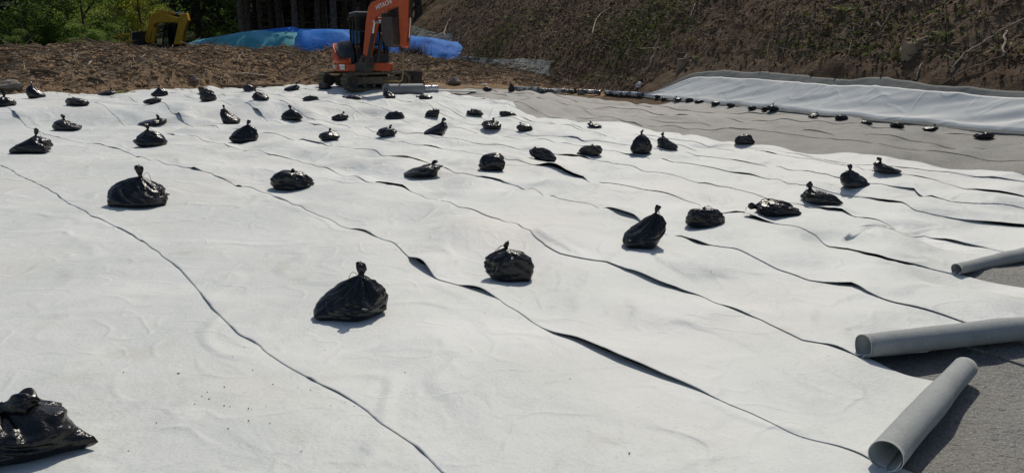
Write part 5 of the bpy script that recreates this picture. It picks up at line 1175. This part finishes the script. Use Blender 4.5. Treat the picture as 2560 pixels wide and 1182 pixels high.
def make_conifer(seed, h, bare):
    rg = random.Random(seed); mb = MB(); r = np.random.RandomState(seed)
    bx_, by_ = rg.gauss(0, .15), rg.gauss(0, .15)
    mb.tube([(0, 0, -.4), (bx_ * .3, by_ * .3, h * .3), (bx_, by_, h * .7), (bx_, by_, h)], [.23, .19, .11, .02], 10)
    for i in range(26):                                # dead stubs
        z = rg.uniform(1.0, bare); a = rg.uniform(0, 6.28); L = rg.uniform(.3, 1.4); mb.tube([(0, 0, z), (math.cos(a) * L * .6, math.sin(a) * L * .6, z - .02), (math.cos(a) * L, math.sin(a) * L, z - .12)], .014, 4, .004)
    P = []; A = []; S = []
    z = bare
    while z < h - .3:
        L = (1 - (z - bare) / (h - bare)) * 2.3 + .35
        for k in range(6):
            a = rg.uniform(0, 6.28); Lk = L * rg.uniform(.7, 1.1)
            mb.tube([(bx_, by_, z), (bx_ + math.cos(a) * Lk, by_ + math.sin(a) * Lk, z - .25 * Lk)], .02, 4, .005)
            for q in range(16):
                t = rg.uniform(.2, 1.0); P.append((bx_ + math.cos(a) * Lk * t + rg.gauss(0, .13), by_ + math.sin(a) * Lk * t + rg.gauss(0, .13), z - .25 * Lk * t + rg.gauss(0, .1))); A.append((math.cos(a + rg.gauss(0, .6)), math.sin(a + rg.gauss(0, .6)), -.5 + rg.gauss(0, .3))); S.append(rg.uniform(.18, .34))
        z += .42
    P = np.array(P); A = np.array(A); A /= np.linalg.norm(A, axis=1)[:, None]; S = np.array(S)[:, None]
    B = np.cross(A, r.normal(0, 1, A.shape)); B /= np.linalg.norm(B, axis=1)[:, None]
    V = np.stack([P - A * S, P + B * S * .3, P + A * S, P - B * S * .3], 1).reshape(-1, 3); F = np.arange(len(P) * 4).reshape(-1, 4)
    tm = bpy.data.meshes.new('trunk'); tm.from_pydata(mb.v, [], mb.f); tm.materials.append(M['bark']); cm = bpy.data.meshes.new('crown'); cm.from_pydata([tuple(v) for v in V], [], [tuple(int(q) for q in f) for f in F]); cm.materials.append(M['needle'])
    return [tm, cm]
con = [make_conifer(1, 15, 5.2), make_conifer(2, 16, 5.8), make_conifer(3, 13, 2.2), make_conifer(4, 9, 0.7)]
def px_x(px, Y): return at_y(px, 60, Y)[0]
rg = random.Random(77)
# tall conifer trunks behind the covered heap
FRONT = [(607, 49), (622, 55), (652, 60), (702, 50), (738, 47), (756, 62), (792, 48), (812, 58), (832, 47), (862, 64), (886, 50), (908, 58), (930, 52), (958, 60), (985, 53), (1006, 62), (1046, 57), (1072, 64), (678, 66), (772, 70), (845, 72), (640, 74), (720, 76)]
for i, (px, Y) in enumerate(FRONT):
    big = Y < 53
    lab = 'tall bare-trunked conifer behind the blue tarp, number %s from the left of the grove' % ['one', 'two', 'three', 'four', 'five', 'six', 'seven', 'eight', 'nine', 'ten', 'eleven', 'twelve', 'thirteen', 'fourteen', 'fifteen', 'sixteen', 'seventeen', 'eighteen', 'nineteen', 'twenty', 'twenty-one', 'twenty-two', 'twenty-three'][sorted(FRONT).index((px, Y))]
    put_tree('conifer_tree', px_x(px, Y), Y, con[i % 2], rg.uniform(.85, 1.15), rg.uniform(0, 6.28), lab, 'tree', 'tall conifers behind the covered heap')
k = 0
for row, (Y, stp) in enumerate([(72, 3.2), (78, 3.0), (85, 3.2), (93, 3.6)]):
    x = px_x(-150, Y)
    while x < px_x(1180, Y):
        if row < 2 and px_x(225, Y) < x < px_x(610, Y): x = px_x(610, Y)
        put_tree('conifer_tree', x + rg.uniform(-1, 1), Y + rg.uniform(-2, 2), con[rg.choice([2, 3, 3, 2])], rg.uniform(.8, 1.3), rg.uniform(0, 6.28), 'dark conifer deep in the wooded rise behind', 'tree', 'dark conifers of the wooded rise behind')
        x += stp * rg.uniform(.8, 1.3)
# broadleaf trees on the left
BL = [(-30, 47, 0, 0, 'broadleaf tree at the far left edge'), (62, 46, 1, 0, 'light green broadleaf tree left of the survey pole'), (130, 56, 2, 0, 'tall broadleaf tree behind the survey pole'), (176, 52, 0, 0, 'broadleaf tree just right of the survey pole'),
      (208, 50, 1, 0, 'sunlit broadleaf tree left of the yellow excavator'), (300, 64, 2, 1, 'yellow-green tree behind the rear of the yellow excavator'), (345, 68, 0, 1, 'brightest yellow-green tree, above the yellow excavator engine'), (395, 66, 1, 1, 'yellow-green tree behind the boom of the yellow excavator'),
      (440, 70, 2, 0, 'green tree behind the arm of the yellow excavator'), (548, 62, 1, 0, 'green tree above the left end of the green tarp'), (585, 68, 0, 0, 'green tree left of the conifer grove'), (640, 82, 2, 0, 'green tree glimpsed through the left of the conifer grove')]
for i, (px, Y, pr, yl_, lab) in enumerate(BL):
    put_tree('broadleaf_tree', px_x(px, Y), Y - (3 if yl_ else 0), [protos[pr][0], protos[pr][1 + yl_]], rg.uniform(.85, 1.1), rg.uniform(0, 6.28), lab, 'tree', 'broadleaf trees on the left')
DK = [(20, 53, 'dark conifer behind the light green tree at far left'), (160, 64, 'dark conifer right behind the survey pole'), (495, 60, 'dark conifer right of the yellow excavator arm'), (515, 66, 'second dark conifer right of the yellow excavator arm'), (-60, 58, 'dark conifer beyond the left edge')]
for i, (px, Y, lab) in enumerate(DK): put_tree('conifer_tree', px_x(px, Y), Y, con[2 + i % 2], rg.uniform(.9, 1.2), rg.uniform(0, 6.28), lab, 'tree', 'dark conifers among the broadleaf trees')
SB = [(30, 42, 'leafy shrub on the bank top at far left'), (215, 43, 'leafy shrub on the bank top right of the survey pole'), (250, 47, 'leafy shrub at the tail of the yellow excavator'), (455, 62, 'shrub behind the yellow excavator arm'), (560, 54, 'shrub behind the green tarp'), (1080, 60, 'shrub at the top of the hill edge'), (620, 57, 'shrub at the foot of the first conifers'), (100, 48, 'dark shrub left of the survey pole')]
for i, (px, Y, lab) in enumerate(SB): put_tree('shrub', px_x(px, Y), Y, [protos[3][0], protos[3][1]], rg.uniform(.45, .75), rg.uniform(0, 6.28), lab, 'shrub', 'shrubs along the forest edge')
